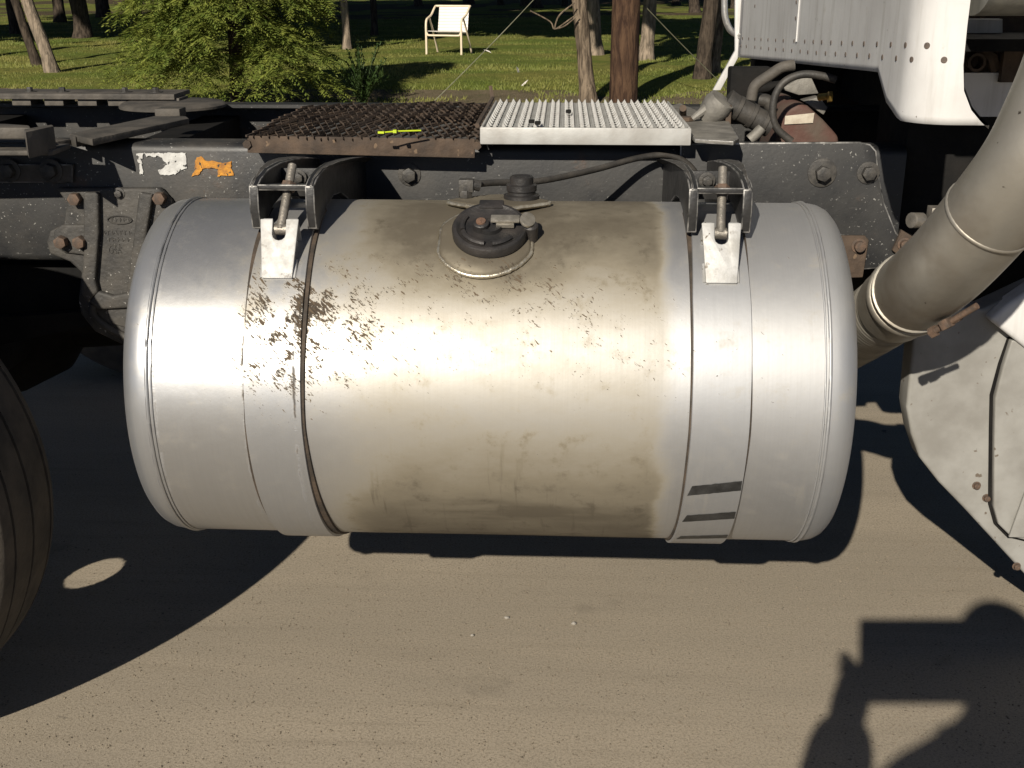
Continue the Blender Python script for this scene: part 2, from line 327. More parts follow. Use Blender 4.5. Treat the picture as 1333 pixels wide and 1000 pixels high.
M['bark'] = bark('grey_brown_bark', (0.055, 0.042, 0.030), (0.20, 0.155, 0.11))
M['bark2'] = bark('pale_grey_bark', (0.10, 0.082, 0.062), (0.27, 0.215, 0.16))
M['barkd'] = bark('dark_shaded_bark', (0.022, 0.017, 0.013), (0.07, 0.054, 0.04))  # dark tone; also puts the shade on shaded trunks into the colour
M['pole'] = bark('creosoted_pole_wood', (0.030, 0.017, 0.012), (0.085, 0.050, 0.030), 0.8)
M['chair'] = pm('cream_chair_frame', (0.66, 0.55, 0.40), (0.58, 0.48, 0.35), 8, 0.5, 0, 0.1)
M['slat'] = pm('white_vinyl_strap', (0.66, 0.62, 0.58), (0.58, 0.54, 0.50), 8, 0.5, 0, 0.1)
M['wire'] = pm('grey_green_wire', (0.09, 0.09, 0.055), (0.13, 0.125, 0.08), 8, 0.6, 0.2, 0)
M['stone'] = pm('pale_stone', (0.36, 0.34, 0.30), (0.22, 0.20, 0.17), 60, 0.8, 0, 0.5)
M['grit'] = pm('dark_grit', (0.10, 0.082, 0.058), (0.22, 0.18, 0.13), 40, 0.9, 0, 0.3)
M['skin'] = pm('skin', (0.52, 0.31, 0.22), (0.47, 0.27, 0.19), 10, 0.55, 0, 0.05)
M['shirt'] = pm('navy_cotton', (0.035, 0.045, 0.075), (0.05, 0.06, 0.09), 30, 0.9, 0, 0.2)
M['jeans'] = pm('faded_denim', (0.05, 0.07, 0.12), (0.08, 0.10, 0.15), 30, 0.9, 0, 0.2)
M['hair'] = pm('brown_hair', (0.03, 0.02, 0.012), (0.05, 0.033, 0.02), 40, 0.6, 0, 0.4)
M['tablet'] = pm('tablet_grey_shell', (0.16, 0.16, 0.17), (0.18, 0.18, 0.19), 30, 0.4, 0.4, 0)
M['screen'] = pm('tablet_screen_glass', (0.01, 0.01, 0.012), (0.012, 0.012, 0.014), 3, 0.1, 0, 0)

# ------------------------------------------------------------------ the setting: road, verge, lawn
def ground_h(x, y):
    t = min(max((y - 8.0) / 6.5, 0), 1); t = t * t * (3 - 2 * t)
    return 0.25 * t + (0.05 * math.sin(x * 0.31 + 1) * math.sin(y * 0.23) if y > 14 else 0) * min(max((y - 14) / 6, 0), 1)
def sheet(name, xs, ys, fz, mat, label=None, kind='structure'):
    V = [(x, y, fz(x, y)) for y in ys for x in xs]; n = len(xs)
    F = [(j * n + i, j * n + i + 1, (j + 1) * n + i + 1, (j + 1) * n + i) for j in range(len(ys) - 1) for i in range(n - 1)]
    me = mesh_np(name, V, F, mat); me.polygons.foreach_set('use_smooth', [True] * len(F)); return link(name, me, (0, 0, 0), kind=kind, label=label)
span = lambda a, b, n: [a + (b - a) * i / n for i in range(n + 1)]
road = sheet('road', [-120, -20] + span(-8, 8, 16) + [20, 120], [-120, -20, -5, 0, 5, 9.0], lambda x, y: 0.0, M['road'])
verge = sheet('verge', [-120, -30] + span(-12, 12, 60) + [30, 120], [8.9, 9.5, 10.2, 11, 11.8, 12.6], lambda x, y: ground_h(x, y) + 0.006, M['verge'])
lawn = sheet('lawn', [-160, -60] + span(-30, 30, 60) + [60, 160], [9.0] + span(9.5, 40, 60) + [50, 70, 110, 200, 400],
             lambda x, y: ground_h(x, y) + (-0.03 + 0.05 * noise.noise((x * 1.3, y * 1.1, 0)) + 0.03 * min(max((y - 11.3) / 0.8, 0), 1) + (0.02 if y > 12.6 else 0)), M['lawn'])
litter = sheet('woodland_floor', span(-80, 80, 40), [31] + span(33, 60, 12) + [90, 200, 390], lambda x, y: ground_h(x, y) + 0.02 + (0.06 * noise.noise((x * 0.5, y * 0.3, 3)) - (0.12 if y < 32 else 0)), M['litter'])

def blades(name, n, y0, y1, mat, h0, h1, wd, xr=0.56, pw=1.0, patch=None):
    V = np.zeros((n, 3, 3)); k = 0
    ys = (y0 ** (1 - pw) + rng.random(n) * (y1 ** (1 - pw) - y0 ** (1 - pw))) ** (1 / (1 - pw)) if pw != 1 else y0 * (y1 / y0) ** rng.random(n)
    xs = (rng.random(n) * 2 - 1) * xr * ys - 0.044 * ys; a = rng.random(n) * 6.283; h = h0 + (h1 - h0) * rng.random(n); ln = rng.normal(0, 0.4, (n, 2)) * h[:, None]
    z = np.array([ground_h(x, y) for x, y in zip(xs, ys)]) - 0.005
    dx, dy = np.cos(a) * wd, np.sin(a) * wd * 0.5
    V[:, 0] = np.stack([xs - dx, ys - dy, z], 1); V[:, 1] = np.stack([xs + dx, ys + dy, z], 1); V[:, 2] = np.stack([xs + ln[:, 0], ys + ln[:, 1], z + h], 1)
    if patch is not None:
        keep = np.array([patch(x, y) for x, y in zip(xs, ys)]); V = V[keep]; n = len(V)
    me = mesh_np(name, V.reshape(-1, 3), np.arange(n * 3).reshape(-1, 3), mat); return link(name, me, (0, 0, 0), kind='stuff')
gr = blades('grass', 170000, 11.6, 34, M['grass'], 0.02, 0.06, 0.008, patch=lambda x, y: noise.noise((x * 0.9, y * 0.7, 5)) > -0.35 and (y > 12.6 or noise.noise((x * 2, y * 2, 1)) > 0.05))
tag(gr, 'short mown green grass covering the sunny lawn', 'grass')

# gravel grit scattered over the near road
def gritty(n, name, mat, smin, smax):
    m = MB(); o = []
    for i in range(n):
        p = at(random.uniform(0, 1333), random.uniform(690, 1000), z=0); r = random.uniform(smin, smax) ** 1.0
        V = []
        for k in range(6):
            d = Vector(((1, 0, 0), (-1, 0, 0), (0, 1, 0), (0, -1, 0), (0, 0, 1), (0, 0, -1))[k]) * r * random.uniform(0.6, 1.2); d.z *= 0.55; d.rotate(Quaternion((0, 0, 1), i)); V.append(p + d + Vector((0, 0, r * 0.25)))
        m.add(V, [[0, 2, 4], [2, 1, 4], [1, 3, 4], [3, 0, 4], [2, 0, 5], [1, 2, 5], [3, 1, 5], [0, 3, 5]])
    return m.build(name, mat, org=(0, 0, 0), kind='stuff')
g = gritty(3200, 'grit', M['grit'], 0.0010, 0.0034); tag(g, 'fine loose grit scattered over the dusty road', 'grit')
def pebble(px, py, r, label, sx=1.0):
    p = at(px, py, z=0); m = MB(); bm = bmesh.new(); bmesh.ops.create_icosphere(bm, subdivisions=2, radius=r)
    for v in bm.verts:
        v.co *= 1 + 0.35 * noise.noise(v.co * (1.3 / r) + Vector((px, 0, 0))); v.co.z *= 0.6; v.co.x *= sx
    m.add([v.co + p + Vector((0, 0, r * 0.4)) for v in bm.verts], [[v.index for v in f.verts] for f in bm.faces]); bm.free()
    return tag(m.build('pebble', M['stone'], smooth=50), label, 'pebble')
pebble(660, 805, 0.0050, 'small pale pebble on the road, in the middle of the three', 1.3)
pebble(747, 813, 0.0060, 'angular pale pebble on the road, right of the other two')
pebble(615, 828, 0.0042, 'tiny pebble on the road, leftmost and nearest of three')

# ------------------------------------------------------------------ the truck
truck = thing('truck', (0, 2.83, 0), 'white cab truck with bare black frame and silver fuel tank', 'truck')
def bolt_mesh(name, r, h, mat, washer=0.0, n=6):
    m = MB(); a = [(math.cos(2 * math.pi * k / n + 0.3) * r, math.sin(2 * math.pi * k / n + 0.3) * r) for k in range(n)]
    m.prism([(x, 0, z) for x, z in a], (0, -h, 0))
    if washer: m.lathe([(0, 0.0001), (0, washer), (0.003, washer), (0.003, 0.0001)], (0, 0, 0), (0, -1, 0), 20)
    ob = m.build(name, mat, bevel=r * 0.14, seg=2, org=(0, 0, 0)); me = ob.data; bpy.data.objects.remove(ob); return me
BOLT = {'rail': bolt_mesh('bolt', 0.0135, 0.016, M['dark_bolt'], 0.021), 'rusty': bolt_mesh('bolt', 0.012, 0.018, M['rust_bolt']), 'big': bolt_mesh('bolt', 0.0145, 0.02, M['dark_bolt'], 0.027), 'stud': bolt_mesh('bolt', 0.011, 0.015, M['rust_bolt'], 0.016, 12)}
def bolt(kind, p, parent, q=None, s=1.0):
    q = (q or Quaternion((1, 0, 0, 0))) @ Quaternion((0, 1, 0), random.random())
    return link('bolt', BOLT[kind], p, parent, q, (s, s, s))

# frame rails: C-channels, near one facing out
RY, RZT, RZB = 2.40, 1.02, 0.765
def rail(y_web, side, x0, x1, name='frame_rail', label=None):
    t = 0.009; f = 0.085 * side; r = 0.016; m = MB()
    P = [(y_web + f, RZT), (y_web + r * side, RZT)] + [(y_web + side * r * (1 - math.sin(a)), RZT - r * (1 - math.cos(a))) for a in (R_(30), R_(60), R_(90))]
    P += [(y_web + side * r * (1 - math.cos(a)), RZB + r * (1 - math.sin(a))) for a in (0, R_(30), R_(60), R_(90))] + [(y_web + f, RZB), (y_web + f, RZB + t), (y_web + t * side + r * side * 0.6, RZB + t), (y_web + t * side, RZB + t + r * 0.6), (y_web + t * side, RZT - t - r * 0.6), (y_web + t * side + r * 0.6 * side, RZT - t), (y_web + f, RZT - t)]
    m.prism([(x0, y, z) for y, z in P], (x1 - x0, 0, 0)); return m.build(name, M['rail'], truck, smooth=35, label=label)
nrail = rail(RY, 1, -3.2, 0.70, label='near black frame rail with chipped dusty paint')
frail = rail(3.26, -1, -3.2, 2.2, label='far black frame rail')
# near rail's outer reinforcing plate with the rounded front end
P = [at(px, py, y=RY - 0.004) for px, py in [(885, 186), (1118, 184), (1132, 187), (1140, 196), (1143, 225), (1150, 262), (1165, 300), (1185, 328), (1185, 345), (1100, 352), (880, 352)]]
m = MB(); m.prism(P, (0, -0.008, 0)); plate = m.build('reinforcing_plate', [M['rail'], M['edge']], truck, bevel=0.003, wear=True)
for px, py, k, s in [(1070, 225, 'big', 1.1), (1130, 225, 'rail', 1.1)]: bolt(k, at(px, py, y=RY - 0.012), plate, s=s)
bolt('rail', at(533, 227, y=RY), nrail, s=1.15); bolt('rail', at(745, 330, y=RY), nrail)
m = MB(); m.prism([at(px, py, y=RY - 0.014) for px, py in [(1060, 306), (1125, 306), (1130, 312), (1122, 360), (1060, 362)]], (0, -0.008, 0)); pl = m.build('mounting_plate', M['rust'], truck, bevel=0.002); bolt('stud', at(1118, 320, y=RY - 0.022), pl)
m = MB(); m.prism([at(px, py, y=RY - 0.014) for px, py in [(1160, 325), (1172, 298), (1195, 312), (1180, 340)]], (0, -0.01, 0)); pl = m.build('mounting_plate', M['rust'], truck, bevel=0.002); bolt('stud', at(1177, 318, y=RY - 0.024), pl, s=0.9)
# fishplate on the left with two bolts
m = MB(); m.prism([at(px, py, y=RY - 0.002) for px, py in [(-260, 213), (97, 213), (97, 237), (-260, 237)]], (0, -0.010, 0)); fp = m.build('fishplate', [M['beam'], M['edge']], truck, bevel=0.002, wear=True)
for px in (-60, 12, 67): bolt('rail', at(px, 222, y=RY - 0.012), fp, s=1.2)
# torn sticker and orange spray mark on the rail
def decal(name, px, mat, label):
    m = MB()
    for poly in px:
        q = []
        for (a, b), (c, d) in zip(poly, poly[1:] + poly[:1]):
            n = max(1, int(math.hypot(c - a, d - b) / 2.2))
            for k in range(n): q.append((a + (c - a) * k / n + random.uniform(-.8, .8), b + (d - b) * k / n + random.uniform(-.8, .8)))
        poly = q
        m.prism([at(a, b, y=RY - 0.0015) for a, b in poly], (0, -0.0012, 0))
    return m.build(name, mat, nrail, label=label)
decal('sticker_remnant', [[(178, 200), (187, 199), (186, 206), (183, 207), (185, 213), (180, 211), (179, 206)], [(181, 214), (184, 212), (187, 226), (182, 227)],
      [(188, 199), (242, 199), (243, 219), (236, 221), (228, 227), (210, 228), (206, 222), (212, 219), (218, 214), (211, 206), (204, 203), (200, 205), (196, 202), (191, 204)]], M['white_sticker'], 'torn white sticker left on the black rail')
decal('paint_mark', [[(256, 205), (262, 203), (268, 209), (281, 210), (290, 212), (302, 210), (301, 218), (305, 229), (294, 228), (283, 230), (284, 220), (272, 219), (264, 220), (258, 228), (249, 230), (254, 221), (254, 212)]], M['orange'], 'orange spray paint mark on the black rail')

# spring hanger casting
HY = RY - 0.004
m = MB()
m.prism([at(px, py, y=HY) for px, py in [(78, 243), (212, 243), (228, 262), (228, 470), (195, 466), (165, 446), (128, 428), (110, 405), (107, 388), (111, 352), (96, 338), (70, 328), (66, 312), (70, 298), (88, 290), (92, 262)]], (0, -0.022, 0))
hang = m.build('spring_hanger', [M['cast'], M['cast']], truck, bevel=0.006, seg=3, label='dusty cast iron spring hanger bolted to the rail')
rib = lambda pts, r: MB().tube(smoothpath([at(px, py, y=HY - 0.024) for px, py in pts], 5), r, 10)
for pts in ([(112, 249), (131, 249), (132, 300), (127, 362), (131, 378), (118, 392), (109, 380), (112, 330)], [(184, 249), (202, 252), (194, 300), (188, 360), (181, 390), (167, 383), (173, 340), (179, 290)], [(119, 391), (131, 377), (150, 383), (168, 379), (180, 389), (172, 399), (132, 401)]):
    m = MB(); m.prism([at(px, py, y=HY - 0.0225) for px, py in pts], (0, -0.016, 0)); m.build('rim_rib', M['cast'], hang, bevel=0.006, seg=3)
rib([(122, 396), (124, 412), (150, 432), (180, 446)], 0.009).build('lower_rib', M['cast'], hang, smooth=60)
m = MB(); m.prism([at(px, py, y=HY - 0.022) for px, py in [(140, 398), (168, 398), (170, 428), (146, 420)]], (0, -0.006, 0)); m.build('boss', M['cast'], hang, bevel=0.005, seg=3)
m = MB(); m.prism([at(px, py, y=HY - 0.022) for px, py in [(82, 292), (116, 292), (116, 332), (84, 328), (72, 318), (72, 300)]], (0, -0.008, 0)); m.build('boss', M['cast'], hang, bevel=0.004, seg=3)
# raised foundry marks: an oval badge and lines of worn characters
e = at(156, 286, y=HY - 0.022); m = MB(); m.tube([e + Vector((math.cos(a) * 0.026, -0.002, math.sin(a) * 0.0085)) for a in [2 * math.pi * k / 28 for k in range(29)]], 0.0014, 6, False); m.build('cast_badge', M['cast'], hang, smooth=60)
def cast_text(txt, px, py, size):
    c = bpy.data.curves.new('cast_lettering', 'FONT'); c.body = txt; c.size = size; c.extrude = 0.0012; c.align_x = 'CENTER'; c.align_y = 'CENTER'; c.resolution_u = 2
    tmp = bpy.data.objects.new('tmp', c); COL.objects.link(tmp); dg = bpy.context.evaluated_depsgraph_get(); me = bpy.data.meshes.new_from_object(tmp.evaluated_get(dg)); bpy.data.objects.remove(tmp)
    me.materials.clear(); me.materials.append(M['cast']); link('cast_lettering', me, at(px, py, y=HY - 0.0225), hang, Quaternion((1, 0, 0), R_(90)))
cast_text('USA', 150, 327, 0.016)
m = MB()
for row, (py, x0, x1) in enumerate([(286, 140, 172), (303, 136, 172), (312, 142, 170), (320, 143, 158)]):
    x = x0
    while x < x1:
        p = at(x, py, y=HY - 0.022); w_ = random.uniform(0.003, 0.006)
        m.box(p, (0.0016, 0.003, 0.008)); m.box(p + Vector((w_ / 2, 0, random.choice((-.004, 0, .004)))), (w_, 0.003, 0.0015)); x += random.uniform(4.5, 7)
m.build('worn_cast_marks', M['cast'], hang)
for px, py, k in [(100, 258, 'rusty'), (82, 314, 'rusty'), (106, 314, 'rusty'), (155, 252, 'rail'), (210, 257, 'rusty')]:
    bolt(k, at(px, py, y=HY - (0.03 if py == 314 else 0.022)), hang, s=1.15 if k == 'rusty' else 0.6)

# deck beams between the rails, left of the picture
def slab(name, z, pts, th, mat, bevel=0.003, parent=truck, **kw):
    m = MB(); m.prism([at(px, py, z=z) for px, py in pts], (0, 0, -th)); return m.build(name, mat, parent, bevel=bevel, **kw)
B2 = [M['beam'], M['edge']]
slab('cross_beam', 1.045, [(90, 174), (200, 151), (242, 151), (246, 154), (120, 181)], 0.014, M['beam'])
m = MB(); m.prism([at(px, py, z=1.043) for px, py in [(90, 176), (200, 153), (206, 153), (98, 178)]], (0, 0, -0.022)); m.build('cross_beam', M['beam'], truck, bevel=0.003)
slab('cross_beam', 1.03, [(128, 181), (175, 171), (181, 168), (148, 169), (143, 172), (100, 181)], 0.012, M['beam'])
slab('bearer_plate', 1.036, [(-200, 185), (70, 185), (92, 181), (60, 177), (-200, 176)], 0.012, M['beam'])
slab('bearer_plate', 1.032, [(-200, 196), (68, 196), (92, 187), (40, 186), (-200, 186)], 0.010, M['beam'])
m = MB(); m.prism([at(px, py, z=1.075) for px, py in [(33, 172), (70, 164), (68, 162), (31, 168)]], (0, 0, -0.05)); m.build('angle_cleat', M['beam'], truck, bevel=0.003)
slab('bearer_pad', 1.075, [(-120, 166), (40, 166), (38, 163), (8, 161), (-120, 160)], 0.022, M['beam'], 0.004)
# the far rail's mounting angle, standing on spacers, bolted through
fz = 1.052; y0, y1 = 3.12, 3.26; xa, xb = at(-140, 134, y=3.2).x, at(240, 134, y=3.2).x
m = MB(); m.box(((xa + xb) / 2, (y0 + y1) / 2, fz - 0.006), (xb - xa, y1 - y0, 0.012)); m.box(((xa + xb) / 2, y0 + 0.004, fz - 0.012), (xb - xa, 0.008, 0.006)); ang = m.build('mounting_angle', M['beam'], truck, bevel=0.002)
for px in (-50, 33, 75, 118, 157, 197, 225):
    p = at(px, 140, y=y0 + 0.03); m = MB(); m.box((p.x, y0 + 0.05, (fz - 0.012 + RZT) / 2), (0.052, 0.08, fz - 0.012 - RZT + 0.001)); m.build('spacer_block', M['beam'], ang, bevel=0.002)
    if px not in (118, 225): bolt('big', (p.x + 0.01, y0 + 0.05, fz), ang, Quaternion((1, 0, 0), R_(-90)), 0.62)
m = MB(); m.lathe([(0, 0.001), (0.0, 0.13), (-0.006, 0.138), (-0.012, 0.138), (-0.012, 0.001)], at(225, 133, z=1.034), (0, 0, 1), 32); m.build('round_plate', M['beam'], truck, smooth=40)
m = MB(); m.box(at(222, 146, z=1.045), (0.06, 0.05, 0.02)); m.build('angle_cleat', M['beam'], truck, bevel=0.003)
for x in (-1.55, -0.95, -0.12, 0.30): m = MB(); m.box((x, 2.83, 0.90), (0.10, 0.80, 0.17)); m.build('cross_member', M['under'], truck, bevel=0.004)

# ---- rusty expanded metal deck
gz = 1.041; A, Bq, Cq, D = Vector((-0.638, 2.33, gz)), Vector((-0.172, 2.33, gz)), Vector((-0.172, 2.945, gz)), Vector((-0.638, 2.905, gz))
m = MB(); m.prism([at(322, 177, y=2.335), at(618, 181, y=2.335), at(618, 206, y=2.335), at(322, 199, y=2.335)], (0, 0.007, 0)); grate = m.build('deck_grating', [M['rust'], M['rust']], truck, bevel=0.0015, label='rusty expanded metal deck grating with bent mesh')
m = MB()
for a, b in ((Bq, Cq), (Cq, D), (D, A)): m.tube([a + Vector((0, 0, -0.012)), b + Vector((0, 0, -0.012))], 0.009, 6)
m.build('edge_bar', M['rust'], grate)
m = MB(); nx, ny = 14, 10
def gp(u, v):
    p = A + (Bq - A) * u + (D - A) * v + (Cq - Bq - D + A) * u * v
    bend = 0.008 * noise.noise((u * 3.2, v * 3.0, 0.4)) + 0.011 * math.exp(-((u - 0.75) / 0.3) ** 2 - ((v - 0.6) / 0.4) ** 2) * (1 + 0.6 * noise.noise((u * 9, v * 9, 2)))
    return p + Vector((0.008 * noise.noise((u * 6, v * 6, 9)), 0, bend + 0.004))
for j in range(ny):                                  # zigzag strands, alternately high and low like stretched sheet
    for sgn in (1, -1):
        path = []
        for i in range(nx * 2 + 1):
            u = i / (nx * 2); v = (j + 0.5 + (0.5 * sgn if i % 2 else -0.5 * sgn) * 0.98) / ny; p = gp(u, min(max(v, 0), 1)); path.append(p + Vector((0, 0, 0.0012 * sgn)))
        m.tube(path, 0.0030, 4)
m.build('expanded_mesh', M['rust'], grate, kind='stuff')
tie = MB(); tie.tube([at(495, 173, z=gz + 0.02), at(515, 171, z=gz + 0.022), at(548, 170, z=gz + 0.022)], 0.0016, 6); tie.box(at(514, 171, z=gz + 0.023), (0.007, 0.008, 0.006)); tie.box(at(496, 172.5, z=gz + 0.021), (0.012, 0.005, 0.004))
tag(tie.build('cable_tie', M['cable_tie']), 'bright yellow-green cable tie lying on the rusty grating', 'cable tie')

# ---- aluminium serrated tread step
tz = 1.066; tx0, tx1, ty0, ty1 = -0.166, 0.254, 2.33, 2.86
m = MB(); m.box(((tx0 + tx1) / 2, ty0 + 0.004, tz - 0.017), (tx1 - tx0, 0.008, 0.034)); step = m.build('tread_step', M['tread'], truck, bevel=0.003, label='pale aluminium tread step with rows of serrated teeth')
m = MB(); m.box((tx0 + 0.003, (ty0 + ty1) / 2 + 0.005, tz - 0.015), (0.005, ty1 - ty0 - 0.02, 0.03)); m.build('end_plate', M['tread'], step, bevel=0.002)
m = MB(); m.box((tx1 - 0.003, (ty0 + ty1) / 2 + 0.005, tz - 0.015), (0.005, ty1 - ty0 - 0.02, 0.03)); m.build('end_plate', M['tread'], step, bevel=0.002)
m = MB(); m.tube([(tx0 - 0.006, ty0 + 0.01, tz + 0.002), (tx0 - 0.006, ty1, tz + 0.004), (tx0 - 0.012, ty1 + 0.02, tz + 0.03)], 0.005, 6); m.build('edge_wire', M['rust'], step)
nr = 13; pw = (tx1 - tx0 - 0.012) / nr; rowmesh = None
m = MB(); yl = ty1 - ty0 - 0.012; nt_ = 13
m.box((0, 0, -0.006), (pw * 0.985, yl, 0.006))
for k in range(nt_):
    y = -yl / 2 + (k + 0.5) * yl / nt_; d_ = 0.0105
    for sx, hh in ((-1, 0.0085), (1, 0.0075)):
        x_ = sx * pw * 0.17; m.add([(x_ - 0.0052, y - d_, -0.003), (x_ + 0.0052, y - d_, -0.003), (x_ + 0.0052, y + d_, -0.003), (x_ - 0.0052, y + d_, -0.003), (x_ + sx * 0.003, y - 0.002, hh), (x_ + sx * 0.003, y + 0.002, hh)], [[0, 1, 4], [1, 2, 5, 4], [2, 3, 5], [3, 0, 4, 5]])
    for sx in (-1, 1):
        x_ = sx * pw * 0.17; yy = y + yl / nt_ / 2; m.add([(x_ - 0.0062, yy - 0.0085, -0.0022), (x_ + 0.0062, yy - 0.0085, -0.0022), (x_ + 0.0062, yy + 0.0085, -0.0022), (x_ - 0.0062, yy + 0.0085, -0.0022)], [[0, 1, 2, 3]], 1)  # flat dark patches put in for the shaded gaps between teeth
ob = m.build('tread_row', [M['tread'], M['under']], org=(0, 0, 0)); rm = ob.data; bpy.data.objects.remove(ob)
for i in range(nr): link('tread_row', rm, (tx0 + 0.006 + pw * (i + 0.5), (ty0 + ty1) / 2 + 0.004, tz - 0.002), step)
for (px, py) in [(692, 158), (700, 160), (740, 145)]:
    m = MB(); m.box(at(px, py, z=tz + 0.008), (0.012, 0.02, 0.006)); m.build('dirt_lump', M['under'], step, bevel=0.002)

# ---- plate with stud and grey valve at the right of the step
slab('valve_plate', 1.048, [(905, 181), (955, 184), (962, 180), (948, 156), (922, 150), (885, 134), (872, 138), (872, 148)], 0.008, [M['grey_part'], M['edge']], 0.002, wear=True)
m = MB(); m.tube([at(889, 150, z=1.05), at(889, 141, z=1.072)], 0.008, 8); m.build('stud', M['rust'], truck, smooth=40); m = MB(); m.lathe([(0, 0.001), (0, 0.02), (0.008, 0.02), (0.008, 0.001)], at(893, 157, z=1.049), (0, 0, 1), 6); m.build('nut', M['rust'], truck)
vp = at(930, 142, y=2.62); m = MB(); m.lathe([(-0.03, 0.001), (-0.03, 0.022), (-0.012, 0.03), (0.012, 0.034), (0.028, 0.030), (0.03, 0.001)], vp, (0.4, -0.2, 0.55), 14); valve = m.build('air_valve', M['grey_part'], truck, smooth=45)
m = MB(); m.box(vp + Vector((0.03, 0, -0.035)), (0.012, 0.03, 0.09)); m.build('valve_bracket', M['rust'], valve, bevel=0.002)
m = MB(); m.tube([vp + Vector((-0.01, -0.01, 0.01)), vp + Vector((-0.05, -0.02, -0.02))], [0.012, 0.006], 8); m.build('valve_lever', M['grey_part'], valve, smooth=40)

# ---- fuel tank
OX, TY, TZ = ORIGIN_TANK; XL, XR = -0.674, 0.431
def cyl_pt(x, phi, r=TR): return Vector((x, TY - r * math.cos(phi), TZ + r * math.sin(phi)))
m = MB(); xs = span(XL, XR, 36)
m.lathe([(x - OX, TR + 0.0006 * noise.noise((x * 4, 0, 0))) for x in xs], ORIGIN_TANK, (1, 0, 0), 128)
tank = m.build('fuel_tank', M['tank'], truck, smooth=50, org=ORIGIN_TANK, label='big dirty silver aluminium fuel tank, stained around its filler cap')
prof = [(0, 0.311), (0.010, 0.3105), (0.020, 0.308), (0.029, 0.302), (0.035, 0.293), (0.039, 0.280), (0.0415, 0.26), (0.044, 0.20), (0.047, 0.10), (0.048, 0.001)]
for xs_, sg in ((XL, -1), (XR, 1)):
    m = MB(); m.lathe([(sg * a * 1.28, r) for a, r in prof], (xs_, TY, TZ), (1, 0, 0), 128); m.build('tank_end', M['strap'], tank, smooth=60, org=ORIGIN_TANK)
    for dx, rr in ((0.0, 0.0030), (0.0075 * -sg, 0.0016)):
        m = MB(); m.tube([cyl_pt(xs_ + dx + 0.0006 * noise.noise((k * 0.7, sg, 0)), 2 * math.pi * k / 160, TR + 0.0008) for k in range(161)], rr, 6, False); m.build('weld_seam', M['strap'], tank, smooth=60, org=ORIGIN_TANK)
def band(name, x0f, x1f, p0, p1, r0, r1, mat, n=110, label=None):
    m = MB(); V = []; F = []
    for k in range(n + 1):
        ph = p0 + (p1 - p0) * k / n; a, b = x0f(ph), x1f(ph)
        V += [cyl_pt(a, ph, r0), cyl_pt(a + 0.001, ph, r1), cyl_pt(b - 0.001, ph, r1), cyl_pt(b, ph, r0)]
    for k in range(n):
        for j in range(4): F.append([k * 4 + j, k * 4 + (j + 1) % 4, (k + 1) * 4 + (j + 1) % 4, (k + 1) * 4 + j])
    F += [[0, 1, 2, 3], [n * 4 + 3, n * 4 + 2, n * 4 + 1, n * 4]]
    m.add(V, F); return m.build(name, mat, tank, smooth=35, org=ORIGIN_TANK, label=label)
